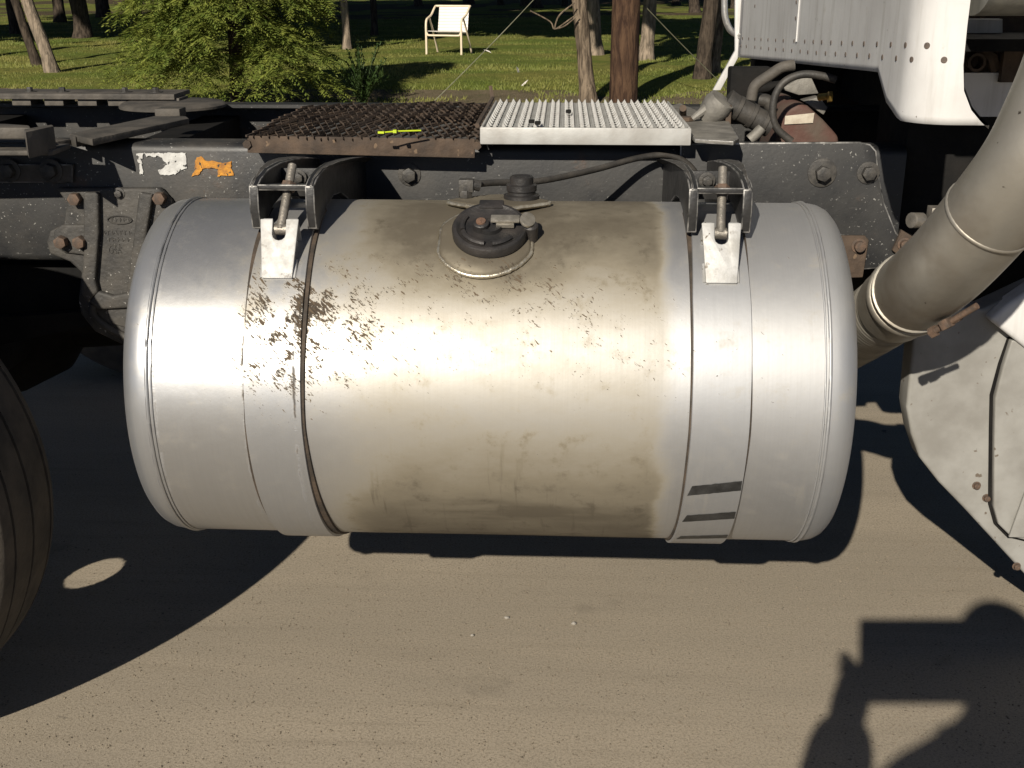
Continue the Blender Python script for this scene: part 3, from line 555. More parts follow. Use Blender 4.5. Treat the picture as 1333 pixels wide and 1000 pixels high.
for side, (sa, sb) in enumerate(((-0.512, -0.418), (0.212, 0.306))):
    wob = lambda ph, s=side: 0.004 * noise.noise((ph * 1.5, s * 7, 0))
    lean = (lambda ph: 0.014 * min(ph, 0) / 1.3 * -1.0) if side == 0 else (lambda ph: 0.010 * min(ph, 0) / 1.3)
    band('strap_liner', lambda ph: sa + lean(ph) - 0.003 + wob(ph), lambda ph: sb + lean(ph) + (0.006 + 0.006 * max(0, -ph) if side == 0 else 0.0015) + wob(ph + 3), R_(80), R_(-205), TR + 0.0002, TR + (0.0045 if side == 0 else 0.004), M['liner'])
    band('strap', lambda ph: sa + lean(ph) + (0.012 * max(0, ph - 0.7) if True else 0), lambda ph: sb + lean(ph) - 0.006 * max(0, ph - 0.7), R_(78), R_(-205), TR + (0.0046 if side == 0 else 0.0041), TR + (0.009 if side == 0 else 0.0085), M['strap'], label='mud-flecked left tank strap' if side == 0 else 'right tank strap with black stripes')
    xc = (sa + sb) / 2; rr = TR + 0.009
    # pull tab: a folded plate with a U slot, welded on
    b0 = cyl_pt(xc, R_(45), rr); t0 = cyl_pt(xc, R_(49), rr) + Vector((0, 0.028, 0.074)); hw0, hw1 = 0.025, 0.032
    m = MB(); fo = Vector((0, -0.0055, 0.002))
    U = (t0 - b0)
    outl = [b0 + Vector((-hw0, 0, 0)), b0 + Vector((hw0, 0, 0)), t0 + Vector((hw1, 0, 0)), t0 + Vector((0.011, 0, 0))]
    for k in range(7): a = math.pi * k / 6; outl.append(t0 - U * (0.26 + 0.10 * math.sin(a)) + Vector((0.011 * math.cos(a), 0, 0)))
    outl += [t0 + Vector((-0.011, 0, 0)), t0 + Vector((-hw1, 0, 0))]
    m.prism(outl, fo); m.build('pull_tab', M['tab'], tank, bevel=0.0018, org=ORIGIN_TANK)
    m = MB()
    for sx in (-1, 1): m.prism([t0 + Vector((sx * 0.029, 0, -0.001)), t0 + Vector((sx * 0.013, 0, -0.001)), t0 + Vector((sx * 0.013, 0.028, -0.055)), t0 + Vector((sx * 0.029, 0.028, -0.055))], (0, 0.004, 0.002))
    m.build('tab_fold', M['tab'], tank, bevel=0.001, org=ORIGIN_TANK)
    m = MB()
    for sx in (-1, 1): m.tube([b0 + Vector((sx * (hw0 + 0.001), 0.002, 0)), b0 + U * 0.3 + Vector((sx * (hw0 + 0.002), 0.008, 0))], [0.0045, 0.0030], 7)
    m.tube([b0 + Vector((-hw0, 0, -0.001)), b0 + Vector((hw0, 0, -0.001))], 0.0018, 6); m.build('tab_weld', M['tab'], tank, smooth=50, org=ORIGIN_TANK)
    # T-bolt up into the bracket
    q0, q1 = t0 - U * 0.19 + Vector((0, 0.006, 0)), Vector((xc + 0.008, 1.945, 1.048))
    m = MB(); m.tube([q0, q1], 0.0075, 12); m.tube([q0 + Vector((-0.010, 0.004, 0)), q0 + Vector((0.010, 0.004, 0))], 0.0095, 10); m.build('tension_bolt', M['bare'], tank, smooth=50, org=ORIGIN_TANK)
    m = MB(); m.lathe([(0, 0.0076), (0, 0.0135), (0.011, 0.0135), (0.011, 0.0076)], q0 + (q1 - q0) * 0.62, (q1 - q0), 6); m.build('nut', M['rust_bolt'], tank, bevel=0.0008, org=ORIGIN_TANK)
# black stripes on the right strap
for p0, p1, dx in ((-18.0, -21.8, 0.004), (-31.5, -35.3, 0.0), (-47.0, -50.5, -0.004)):
    m = MB(); V = []; n = 14; rr = TR + 0.0090; x0, x1 = 0.212 - 0.010 * R_(-p0) / 1.3 + 0.001 * (1), 0.304 - 0.010 * R_(-p0) / 1.3
    x0 += 0.004
    for k in range(n + 1):
        t = k / n; x = x0 + (x1 - x0) * t; sl_ = 2.6 * t
        jag = 0.25 * noise.noise((k * 0.9, p0, 0))
        V += [cyl_pt(x + (0.006 if k == 0 else 0), R_(p0 + sl_ + jag), rr), cyl_pt(x, R_(p1 + sl_ + jag * 0.6), rr)]
    m.add(V, [[2 * k, 2 * k + 1, 2 * k + 3, 2 * k + 2] for k in range(n)]); m.build('marking_stripe', M['stripe'], tank, smooth=50, org=ORIGIN_TANK)
# filler neck: welded flange, cap, latch
FPHI = R_(62); fn = Vector((0, -math.cos(FPHI), math.sin(FPHI))); fc = cyl_pt(-0.128, FPHI, TR + 0.004); ft = Vector((0, math.sin(FPHI), math.cos(FPHI))); fx = Vector((1, 0, 0))
m = MB()
def flange_r(a): return min(0.080, 0.0745 / max(0.05, abs(math.cos(a)))) * (1 + 0.012 * math.cos(3 * a))
V = [fc + fn * 0.006]; n = 64
for lay, (h, k) in enumerate(((0.006, 0.72), (0.005, 0.97), (0.001, 1.02), (-0.016, 1.04))):
    for j in range(n):
        a = 2 * math.pi * j / n; r = flange_r(a) * k; sag = -0.006 * (math.sin(a) ** 2) if lay > 0 else 0; V.append(fc + fn * (h + sag) + fx * math.cos(a) * r + ft * math.sin(a) * r)
F = [[0, 1 + j, 1 + (j + 1) % n] for j in range(n)]
for lay in range(3): F += [[1 + lay * n + j, 1 + (lay + 1) * n + j, 1 + (lay + 1) * n + (j + 1) % n, 1 + lay * n + (j + 1) % n] for j in range(n)]
m.add(V, F); m.build('filler_flange', M['tank'], tank, smooth=50, org=ORIGIN_TANK)
m = MB(); m.tube([fc + fn * (-0.003 - 0.006 * math.sin(a) ** 2) + fx * math.cos(a) * flange_r(a) * 1.04 + ft * math.sin(a) * flange_r(a) * 1.04 + Vector((noise.noise((a * 14, 0, 0)), 0, noise.noise((a * 14, 5, 0)))) * 0.0012 for a in [2 * math.pi * k / 140 for k in range(141)]], 0.0038, 7, False); m.build('flange_weld', M['weld'], tank, smooth=60, org=ORIGIN_TANK)
cc = fc + fn * 0.004 + ft * 0.006 + fx * 0.008
m = MB(); m.lathe([(-0.01, 0.060), (0.003, 0.061), (0.004, 0.063), (0.016, 0.0635), (0.020, 0.061), (0.021, 0.056), (0.018, 0.052), (0.018, 0.022), (0.025, 0.021), (0.025, 0.015), (0.023, 0.0145), (0.023, 0.0005)], cc, fn, 64); m.build('filler_cap', M['cap'], tank, smooth=40, org=ORIGIN_TANK)
for a0, a1 in ((200, 262), (278, 322), (150, 195)):
    m = MB(); m.tube([cc + fn * 0.021 + fx * math.cos(R_(a)) * 0.046 + ft * math.sin(R_(a)) * 0.046 for a in np.linspace(a0, a1, 10)], 0.0045, 7); m.build('cap_ridge', M['cap'], tank, smooth=50, org=ORIGIN_TANK)
m = MB(); m.box(cc + ft * 0.058 + fn * 0.012, (0.042, 0.022, 0.018), orient(fn)); m.build('cap_hinge', M['cap'], tank, bevel=0.003, org=ORIGIN_TANK)
hb = cc + fx * -0.014 - ft * 0.004; m = MB(); m.lathe([(0.018, 0.014), (0.030, 0.0135), (0.032, 0.011), (0.032, 0.0004)], hb, fn, 28); m.build('lock_hub', M['cap'], tank, smooth=40, org=ORIGIN_TANK)
m = MB(); m.lathe([(0.030, 0.0085), (0.0345, 0.008), (0.0345, 0.0004)], hb, fn, 24); m.box(hb + fn * 0.0345, (0.012, 0.002, 0.0012), orient(fn)); m.box(hb + fn * 0.0345, (0.002, 0.012, 0.0012), orient(fn)); m.build('lock_screw', M['copper'], tank, smooth=40, org=ORIGIN_TANK)
Q = Quaternion((1, 0, 0), math.pi / 2 - FPHI) if False else Matrix((fx, ft, fn)).transposed().to_quaternion()
lb = cc + fx * 0.026 + ft * 0.004 + fn * 0.032
m = MB(); m.box(lb, (0.048, 0.017, 0.004), Q); m.box(lb - fn * 0.007 - ft * 0.006, (0.03, 0.010, 0.008), Q); m.build('cap_latch', M['latch'], tank, bevel=0.0012, org=ORIGIN_TANK)
m = MB(); ell = [(math.cos(a) * 0.013, math.sin(a) * 0.019) for a in [2 * math.pi * k / 20 for k in range(20)]]; le = lb + fx * 0.036 + fn * -0.004; q2 = Q @ Quaternion((0, 1, 0), R_(28)) @ Quaternion((0, 0, 1), R_(-18))
m.prism([le + q2 @ Vector((a, b, 0)) for a, b in ell], q2 @ Vector((0, 0, 0.005))); m.build('latch_thumb', M['latch'], tank, bevel=0.0012, org=ORIGIN_TANK)
m = MB(); m.lathe([(-0.02, 0.012), (0.012, 0.013), (0.015, 0.010), (0.015, 0.0004)], le - fn * 0.018 + fx * 0.006 - ft * 0.004, fn, 18); m.build('latch_knob', M['cap'], tank, smooth=40, org=ORIGIN_TANK)
# sender plate and fuel fittings on the crown of the tank
sc_ = Vector((-0.112, 2.03, TZ + TR + 0.002)); m = MB()
m.prism([sc_ + Vector((math.cos(a) * (0.080 + 0.008 * math.cos(2 * a)), math.sin(a) * 0.05 - 0.008 * math.sin(3 * a), 0.002)) for a in [2 * math.pi * k / 40 for k in range(40)]], (0, 0, 0.006)); m.build('sender_plate', M['tank'], tank, bevel=0.001, org=ORIGIN_TANK)
m = MB(); m.tube([sc_ + Vector((math.cos(a) * (0.082 + 0.008 * math.cos(2 * a)), math.sin(a) * 0.052 - 0.008 * math.sin(3 * a), 0.003 + 0.001 * noise.noise((a * 12, 0, 3)))) for a in [2 * math.pi * k / 80 for k in range(81)]], 0.0042, 6, False); m.build('sender_weld', M['weld'], tank, smooth=60, org=ORIGIN_TANK)
p = at(679, 258, y=2.05); p.z = sc_.z + 0.008; m = MB(); m.lathe([(0, 0.032), (0.006, 0.032), (0.008, 0.025), (0.012, 0.025), (0.014, 0.027), (0.024, 0.027), (0.026, 0.021), (0.038, 0.021), (0.040, 0.018), (0.038, 0.013), (0.038, 0.0004)], p, (0, 0, 1), 24); m.build('fuel_sender', M['cap'], tank, smooth=35, org=ORIGIN_TANK)
p = at(606, 258, y=2.05); p.z = sc_.z + 0.008; m = MB(); m.lathe([(0, 0.001), (0, 0.013), (0.014, 0.013), (0.014, 0.001)], p, (0, 0, 1), 6); m.box(p + Vector((0.002, 0, 0.022)), (0.026, 0.02, 0.022)); m.tube([p + Vector((0.0, 0, 0.026)), p + Vector((0.026, 0.006, 0.020))], 0.010, 10); m.build('fuel_fitting', M['dark_bolt'], tank, bevel=0.001, org=ORIGIN_TANK)
hosep = [p + Vector((0.012, 0.003, 0.022)), at(640, 238, y=2.09), at(700, 236, y=2.16), at(770, 222, y=2.26), at(830, 206, y=2.34), at(868, 202, y=2.37), at(895, 213, y=2.38), at(912, 235, y=2.385)]
m = MB(); m.tube(smoothpath(hosep, 8), 0.0062, 10); m.build('fuel_hose', M['hose'], tank, smooth=60, org=ORIGIN_TANK)

# ---- tank brackets: two curved webs with a cross plate, worn bright at the edges
for side, (xa, xb) in enumerate(((-0.512, -0.418), (0.215, 0.303))):
    webs = []
    top = [(1.893, 0.950), (1.886, 0.985), (1.890, 1.022), (1.915, 1.030), (1.97, 1.037), (2.06, 1.035), (2.17, 1.025), (2.29, 1.010), (2.396, 0.992)]
    bot = [(2.396, 0.80)] + [(TY - (TR + 0.012) * math.cos(R_(a)), TZ + (TR + 0.012) * math.sin(R_(a))) for a in (140, 128, 115, 102, 90, 78, 70, 64)]
    bot = [(2.396, 0.83)] + [q for q in bot[1:]]
    root = None
    for k, x in enumerate((xa, xb)):
        m = MB(); m.prism([(x - 0.008, y, z) for y, z in top + bot], (0.016, 0, 0))
        ob = m.build('tank_bracket' if root is None else 'web', [M['bracket'], M['edge']], truck if root is None else root, bevel=0.0022, wear=True, label='black steel tank bracket at the left strap' if root is None and side == 0 else 'black steel tank bracket at the right strap' if root is None else None)
        if root is None: root = ob
        # rolled flange along the top edge, spreading outwards
        sx = -1 if k == 0 else 1; m = MB(); V = []; T = top[2:]
        for y, z in T: V += [(x, y, z + 0.001), (x + sx * (0.004 + 0.020 * min(1, max(0, (y - 1.93) / 0.2))) - 0.010 * sx * 0, y, z + 0.002), (x + sx * 0.006, y, z - 0.009), (x, y, z - 0.009)]
        n = len(T); F = []
        for i in range(n - 1):
            for j in range(4): F.append([i * 4 + j, i * 4 + (j + 1) % 4, (i + 1) * 4 + (j + 1) % 4, (i + 1) * 4 + j])
        F += [[0, 1, 2, 3], [(n - 1) * 4 + 3, (n - 1) * 4 + 2, (n - 1) * 4 + 1, (n - 1) * 4]]
        m.add(V, F); m.build('flange_lip', [M['cast'], M['edge']], root, bevel=0.0012, wear=True)
    m = MB(); m.prism([(xa + 0.005, 1.892, 1.014), (xb - 0.005, 1.892, 1.014), (xb - 0.005, 1.99, 1.000), (xa + 0.005, 1.99, 1.000)], (0, 0, 0.010)); m.build('cross_plate', [M['bracket'], M['edge']], root, bevel=0.0018, wear=True)
    m = MB(); m.box(((xa + xb) / 2, 2.06, 1.0), (xb - xa - 0.01, 0.008, 0.05)); m.build('back_plate', M['bracket'], root, bevel=0.001)
    for x in (xa + 0.02,): bolt('rail', (x + 0.02, 2.05, 1.01), root, s=0.7)
    m = MB(); V = []; F = []                           # the leg that cradles the back and bottom of the tank
    A_ = [R_(a) for a in range(150, 276, 9)]
    for a in A_:
        for xx, r in ((xa, TR + 0.012), (xa, TR + 0.05), (xb, TR + 0.05), (xb, TR + 0.012)): V.append(cyl_pt(xx, a, r))
    for i in range(len(A_) - 1):
        for j in range(4): F.append([i * 4 + j, i * 4 + (j + 1) % 4, (i + 1) * 4 + (j + 1) % 4, (i + 1) * 4 + j])
    F += [[0, 1, 2, 3], [len(V) - 1, len(V) - 2, len(V) - 3, len(V) - 4]]
    m.add(V, F); m.build('cradle_leg', M['bracket'], root, smooth=40)

# ---- cab: rear wall, rounded corner, side skirt
XC = 0.561; CR = 0.075; CY = 1.93
def cab_prof(n=8):                                    # plan outline from the far side to the near side, as (x, y)
    P = [(XC, y) for y in np.linspace(3.90, CY + CR, 26)]
    P += [(XC + CR * (1 - math.cos(a)), CY + CR * (1 - math.sin(a))) for a in np.linspace(0, math.pi / 2, n)[1:]]
    P += [(XC + CR + d, CY) for d in (0.012, 0.03, 0.05, 0.075, 0.10, 0.13)]; return P
prof = cab_prof(); zb = []
def cab_bottom(x, y):
    if y > 2.16: return 1.188 + (1.106 - 1.188) * (y - 2.16) / (3.82 - 2.16)
    if y > 2.06: return 1.125 + (1.188 - 1.125) * min(1, max(0, (y - 2.06) / 0.085)) ** 0.9
    return 1.125 - 0.003 * (y < 2.0)
def cab_right(z):                                     # where the corner panel ends on the side, as x
    pts = [(1.10, 0.72), (1.124, 0.686), (1.145, 0.662), (1.17, 0.645), (1.20, 0.637), (1.25, 0.634), (1.32, 0.634), (3.0, 0.64)]
    for (z0, x0), (z1, x1) in zip(pts, pts[1:]):
        if z <= z1: return x0 + (x1 - x0) * max(0, (z - z0)) / (z1 - z0)
    return 0.64
zs = [None, 0.012, 0.03, 0.06, 0.10, 0.16, 0.25, 0.5, 1.2]
m = MB(); V = []; cols = len(prof)
for x, y in prof:
    b = cab_bottom(x, y)
    for h in zs:
        z = b + (h or 0) * (1.0 if True else 0); xx = min(x, cab_right(z)) if x > XC + CR * 0.6 else x; V.append((xx, y, z))
k = len(zs); F = [[i * k + j, (i + 1) * k + j, (i + 1) * k + j + 1, i * k + j + 1] for i in range(cols - 1) for j in range(k - 1)]
m.add(V, F); cab = m.build('cab', M['cab'], truck, smooth=50, label='chalky white cab with rows of brown rivets along its lower edge')
so_ = cab.modifiers.new('sheet', 'SOLIDIFY'); so_.thickness = 0.006; so_.offset = -1
m = MB(); m.box((XC + 0.95, 3.17, 1.95), (1.6, 1.36, 1.2)); m.build('cab_shell', M['cab'], cab, bevel=0.05)
m = MB(); m.box((XC + 0.75, 2.85, 1.24), (1.3, 1.6, 0.02)); m.build('cab_floor', M['under'], cab)
m = MB(); m.box((XC + 0.42, 3.78, 1.02), (0.78, 0.10, 0.42)); m.build('far_skirt', M['under'], cab, bevel=0.01)
m = MB(); m.box((XC + 0.75, 3.1, 1.12), (0.9, 1.3, 0.26)); m.build('engine_tunnel', M['under'], cab, bevel=0.03)
# rivets: two rows, the upper and lower staggered
rv = MB(); rv.lathe([(0, 0.0046), (0.0012, 0.0046), (0.0018, 0.003), (0.0018, 0.0002)], (0, 0, 0), (0, 0, 1), 14); ob = rv.build('rivet', M['rivet'], smooth=40, org=(0, 0, 0)); rvm = ob.data; bpy.data.objects.remove(ob)
def on_cab(px, py):
    best = None; d = ray(px, py)
    for (xa, ya), (xb, yb) in zip(prof, prof[1:]):
        n = Vector((yb - ya, -(xb - xa), 0)).normalized()
        den = d.dot(n)
        if abs(den) < 1e-6: continue
        t = (Vector((xa, ya, 0)) - CAM).dot(n) / den if True else 0
        p = CAM + d * ((Vector((xa, ya, CAM.z)) - CAM).dot(n) / den)
        u = ((p.x - xa) * (xb - xa) + (p.y - ya) * (yb - ya)) / ((xb - xa) ** 2 + (yb - ya) ** 2)
        if -0.01 <= u <= 1.01: best = (p, n if n.dot(d) < 0 else -n)
    return best
up_ = [(967, 50), (975, 50.5), (983, 51), (991, 51.5), (1000, 52), (1010, 52.5), (1020, 53), (1034, 53.5), (1048, 54), (1059, 54.5), (1070, 55), (1082, 55.5), (1096, 56), (1110, 56.5), (1125, 57), (1142, 57.5), (1160, 58), (1179, 58.8), (1207, 59.5)]
lo_ = [(965, 60), (972, 60.5), (983, 61.5), (991, 62.5), (1001, 63.5), (1010, 64.5), (1020, 65), (1031, 66), (1042, 67), (1052, 68), (1063, 68.8), (1075, 69.5), (1088, 70.2), (1101, 71), (1116, 72), (1132, 73), (1149, 74.5), (1167, 76), (1187, 77.5), (1229, 78)]
for px, py in up_ + lo_ + [(1036, 24), (1037, 3), (983, 8)]:
    h = on_cab(px, py)
    if h: link('rivet', rvm, h[0], cab, h[1].to_track_quat('Z', 'Y'), None if px < 1200 else (1.1, 1.1, 1))
m = MB(); m.box((XC - 0.002, at(1040, 20, x=XC).y, 1.45), (0.004, 0.008, 0.50)); m.build('seam_bead', M['cab'], cab, bevel=0.0015)
# grab handle on the far rear corner
gy = 3.93; m = MB(); m.tube(smoothpath([at(942, -60, y=gy), at(943, 0, y=gy), at(944, 22, y=gy), at(950, 38, y=gy), at(960, 45, y=gy), at(967, 47, y=gy - .06)], 6), 0.011, 10); m.build('grab_handle', M['chrome'], cab, smooth=60)
m = MB(); m.prism([at(px, py, y=3.90) for px, py in [(957, -20), (972, -20), (966, 66), (938, 118), (928, 118), (957, 66)]], (0, 0.02, 0)); m.build('rear_corner', M['cab'], cab, bevel=0.004)
# back panel, step and rusty gear seen past the corner
m = MB(); m.prism([at(px, py, y=2.27) for px, py in [(1236, 95), (1345, 95), (1345, 152), (1236, 152)]], (0, 0.02, 0)); m.build('inner_panel', M['cab'], cab)
m = MB(); m.prism([at(px, py, y=2.25) for px, py in [(1240, 25), (1305, 25), (1305, 43), (1240, 43)]], (0, 0.02, 0)); m.build('inner_panel', M['cab'], cab)
m = MB(); m.box(at(1290, 70, y=2.34), (0.25, 0.02, 0.16)); m.build('bulkhead', M['rust'], cab)
m = MB(); p = at(1265, 80, y=2.30); m.lathe([(0, 0.017), (0.03, 0.017), (0.03, 0.012), (0.0, 0.012)], p, (0, -1, 0), 18); m.tube([at(1275, 66, y=2.29), at(1292, 75, y=2.28), at(1296, 92, y=2.28)], 0.012, 8); m.box(at(1312, 85, y=2.27), (0.03, 0.03, 0.06)); m.build('door_linkage', M['rust'], cab, smooth=40)
m = MB(); V = []
m.lathe([(-0.01, 0.0), (-0.01, 0.12), (0.9, 0.12), (0.9, 0.0)], (0.662, 1.975, at(1300, 20, y=1.94).z + 0.118), (1, 0, 0), 40); m.build('muffler', M['shield'], truck, smooth=40, label='streaky steel muffler shell hanging beside the cab')

# ---- exhaust pipe
EP = [(1060, 465, 2.60), (1113, 434, 2.36), (1150, 408, 2.14), (1190, 380, 1.96), (1232, 344, 1.83), (1275, 297, 1.73), (1335, 222, 1.63), (1370, 159, 1.59), (1405, 75, 1.56), (1435, -30, 1.54)]
ep = smoothpath([at(a, b, depth=d) for a, b, d in EP], 12); ER = 0.069
flex_end = 12 * 3 - 5
m = MB(); m.tube(ep[flex_end - 2:], ER, 40); exh = m.build('exhaust_pipe', M['exhaust'], truck, smooth=60, label='fat heat-stained exhaust pipe rising beside the cab')
fpth = smoothpath(ep[:flex_end], 5); m = MB(); m.tube(fpth, [ER * 0.93 + 0.0022 * math.sin(k * 1.5) for k in range(len(fpth))], 40); m.build('flex_section', M['exhaust'], exh, smooth=60)
def ring(i, r, w_, mat, name, n=40):
    t = (ep[i + 1] - ep[i - 1]).normalized(); m = MB(); m.lathe([(-w_, r * 0.97), (-w_, r), (-w_ * 0.5, r + 0.003), (w_ * 0.5, r + 0.003), (w_, r), (w_, r * 0.97)], ep[i], t, n); return m.build(name, mat, exh, smooth=60)
ring(34, ER + 0.001, 0.010, M['exhaust'], 'pipe_clamp'); ring(36, ER + 0.0005, 0.003, M['exhaust'], 'pipe_bead'); ring(63, ER - 0.001, 0.0040, M['exhaust'], 'weld_bead')
cl = at(1232, 422, depth=1.88); t36 = (ep[37] - ep[35]).normalized(); qd = (at(1252, 408, depth=1.85) - at(1208, 432, depth=1.90)).normalized()
m = MB(); m.box(cl + qd * 0.002, (0.014, 0.012, 0.05), orient(qd)); m.box(cl + Vector((-0.004, -0.012, 0.004)), (0.02, 0.016, 0.016), orient(qd)); m.build('clamp_lug', M['rust_bolt'], exh, bevel=0.002)
m = MB(); m.tube([cl - qd * 0.035 + Vector((0, -0.01, 0.004)), cl + qd * 0.055 + Vector((0, -0.01, 0.008))], 0.0055, 10); m.tube([cl - qd * 0.036 + Vector((0, -0.01, 0.004)), cl - qd * 0.026 + Vector((0, -0.01, 0.004))], 0.010, 6); m.build('clamp_bolt', M['rust_bolt'], exh, smooth=40)
m = MB(); m.lathe([(0, 0.0005), (0, 0.014), (0.025, 0.014), (0.025, 0.0005)], at(1200, 287, depth=2.05), (-1, -0.5, 0.1), 14); m.box(at(1222, 280, depth=2.08), (0.035, 0.03, 0.03)); m.build('mount_bolt', M['bare'], exh, bevel=0.001)

# ---- pale fibreglass fender at the lower right
FY = 2.17
fl_ = [(1196, 396), (1188, 450), (1183, 500), (1180, 530), (1186, 565), (1197, 596), (1222, 628), (1255, 662), (1290, 700), (1333, 747), (1390, 800), (1500, 860), (1500, 300), (1345, 372), (1280, 402)]
m = MB(); m.prism([at(px, py, y=FY) for px, py in fl_], (0, 0.06, 0)); fend = m.build('fender', M['fibre'], truck, bevel=0.007, seg=3, label='dull white fibreglass fender panel with rusty bolts')
m = MB(); m.prism([at(px, py, y=FY - 0.004) for px, py in [(1313, 440), (1302, 475), (1292, 515), (1291, 560), (1290, 655), (1296, 678), (1312, 694), (1335, 700), (1480, 702), (1480, 440)]], (0, -0.016, 0)); m.build('fender_door', M['fibre'], fend, bevel=0.004, seg=3)
m = MB(); m.prism([at(px, py, y=FY - 0.0005) for px, py in [(1311, 439), (1299, 473), (1288, 514), (1287, 560), (1286, 656), (1293, 681), (1310, 698), (1335, 704), (1500, 706), (1500, 439)]], (0, -0.004, 0)); m.build('door_gasket', M['under'], fend)
m = MB(); m.prism([at(px, py, y=FY - 0.022) for px, py in [(1333, 640), (1312, 698), (1340, 698), (1500, 698), (1500, 640)]], (0, -0.006, 0)); m.build('door_pad', M['fibre'], fend, bevel=0.002)
m = MB(); m.prism([at(px, py, y=FY - 0.03) for px, py in [(1288, 417), (1310, 398), (1345, 374), (1450, 330), (1450, 520), (1345, 462), (1312, 436)]], (0, 0.05, 0.0)); m.build('fender_ledge', M['cab'], fend, bevel=0.01, seg=3)
for px, py in [(1271, 632), (1284, 648), (1323, 737)]: bolt('stud', at(px, py, y=FY), fend, s=0.55)

# ---- gearbox, hoses and lines seen between the rails under the cab
gb = at(1040, 160, y=2.80); m = MB()
m.prism([at(px, py, y=2.72) for px, py in [(1008, 185), (1014, 158), (1024, 142), (1040, 134), (1052, 138), (1072, 156), (1092, 178), (1094, 215), (1008, 215)]], (0, 0.28, 0)); gear = m.build('gearbox', M['gearbox'], truck, bevel=0.012, seg=3, label='dusty red gearbox housing with a paper tag')
m = MB(); m.prism([at(px, py, y=2.718) for px, py in [(1022, 151), (1060, 147), (1058, 160), (1021, 162)]], (0, -0.002, 0)); m.build('paper_tag', M['label'], gear)
m = MB(); m.prism([at(px, py, y=2.75) for px, py in [(1046, 132), (1066, 126), (1078, 140), (1072, 150)]], (0, 0.05, 0)); m.build('gear_lug', M['grey_part'], gear, bevel=0.003)
m = MB(); m.prism([at(px, py, y=2.78) for px, py in [(1020, 114), (1040, 102), (1056, 100), (1066, 122), (1040, 124), (1022, 118)]], (0, 0.06, 0)); m.build('gear_lug', M['grey_part'], gear, bevel=0.003)
m = MB(); m.tube([at(1066, 127, y=2.72), at(1080, 125, y=2.70)], 0.008, 8); m.lathe([(0, 0.001), (0, 0.013), (0.008, 0.013), (0.008, 0.001)], at(1078, 126, y=2.69), (1, 0, 0), 6); m.build('brass_fitting', M['brass'], gear, smooth=40)
def hose(name, pts, y, r, mat, par=truck, n=8): m = MB(); m.tube(smoothpath([at(a, b, y=(y if not isinstance(y, (list, tuple)) else y[i])) for i, (a, b) in enumerate(pts)], n), r, 10); return m.build(name, mat, par, smooth=60)
hose('coolant_hose', [(1030, 184), (1012, 168), (1006, 150), (1009, 125), (1022, 106), (1045, 97), (1070, 99), (1088, 104)], 2.62, 0.0085, M['hose'])
hose('intake_hose', [(945, 130), (962, 142), (985, 155), (1003, 164)], 2.64, 0.026, M['hose'])
for k, (a, b) in enumerate([(960, 141), (978, 151), (994, 160)]):
    p = at(a, b, y=2.64); m = MB(); m.tube([p + Vector((-0.004, 0, 0.002)), p + Vector((0.004, 0, -0.002))], 0.029, 14); m.build('hose_clamp', M['hose'], truck, smooth=40)
hose('air_line', [(978, 130), (983, 112), (1002, 98), (1018, 88), (1034, 85)], 2.75, 0.013, M['beam'])
hose('air_line', [(985, 116), (1005, 113), (1025, 111), (1040, 112)], 2.85, 0.012, M['under'])
hose('air_line', [(976, 182), (985, 174), (992, 166)], 2.62, 0.012, M['grey_part'])
hose('air_line', [(985, 130), (998, 132), (1004, 140)], 2.78, 0.016, M['hose'])
m = MB(); m.box(at(975, 112, y=2.9), (0.10, 0.06, 0.09)); m.build('valve_block', M['under'], truck, bevel=0.006)
m = MB(); m.lathe([(0, 0.0), (0, 0.14), (0.25, 0.16), (0.7, 0.20), (1.0, 0.24), (1.6, 0.24), (1.6, 0)], (0.50, 2.88, 0.74), (1, 0, 0), 24); m.build('transmission', M['under'], truck, smooth=40)
m = MB(); m.lathe([(0, 0), (0, 0.055), (2.0, 0.055), (2.0, 0)], (-1.45, 2.85, 0.66), (1, 0, 0.03), 16); m.build('drive_shaft', M['under'], truck, smooth=40)
m = MB(); m.box((1.25, 2.55, 0.93), (1.1, 0.25, 0.5)); m.build('engine_block', M['under'], truck, bevel=0.03)

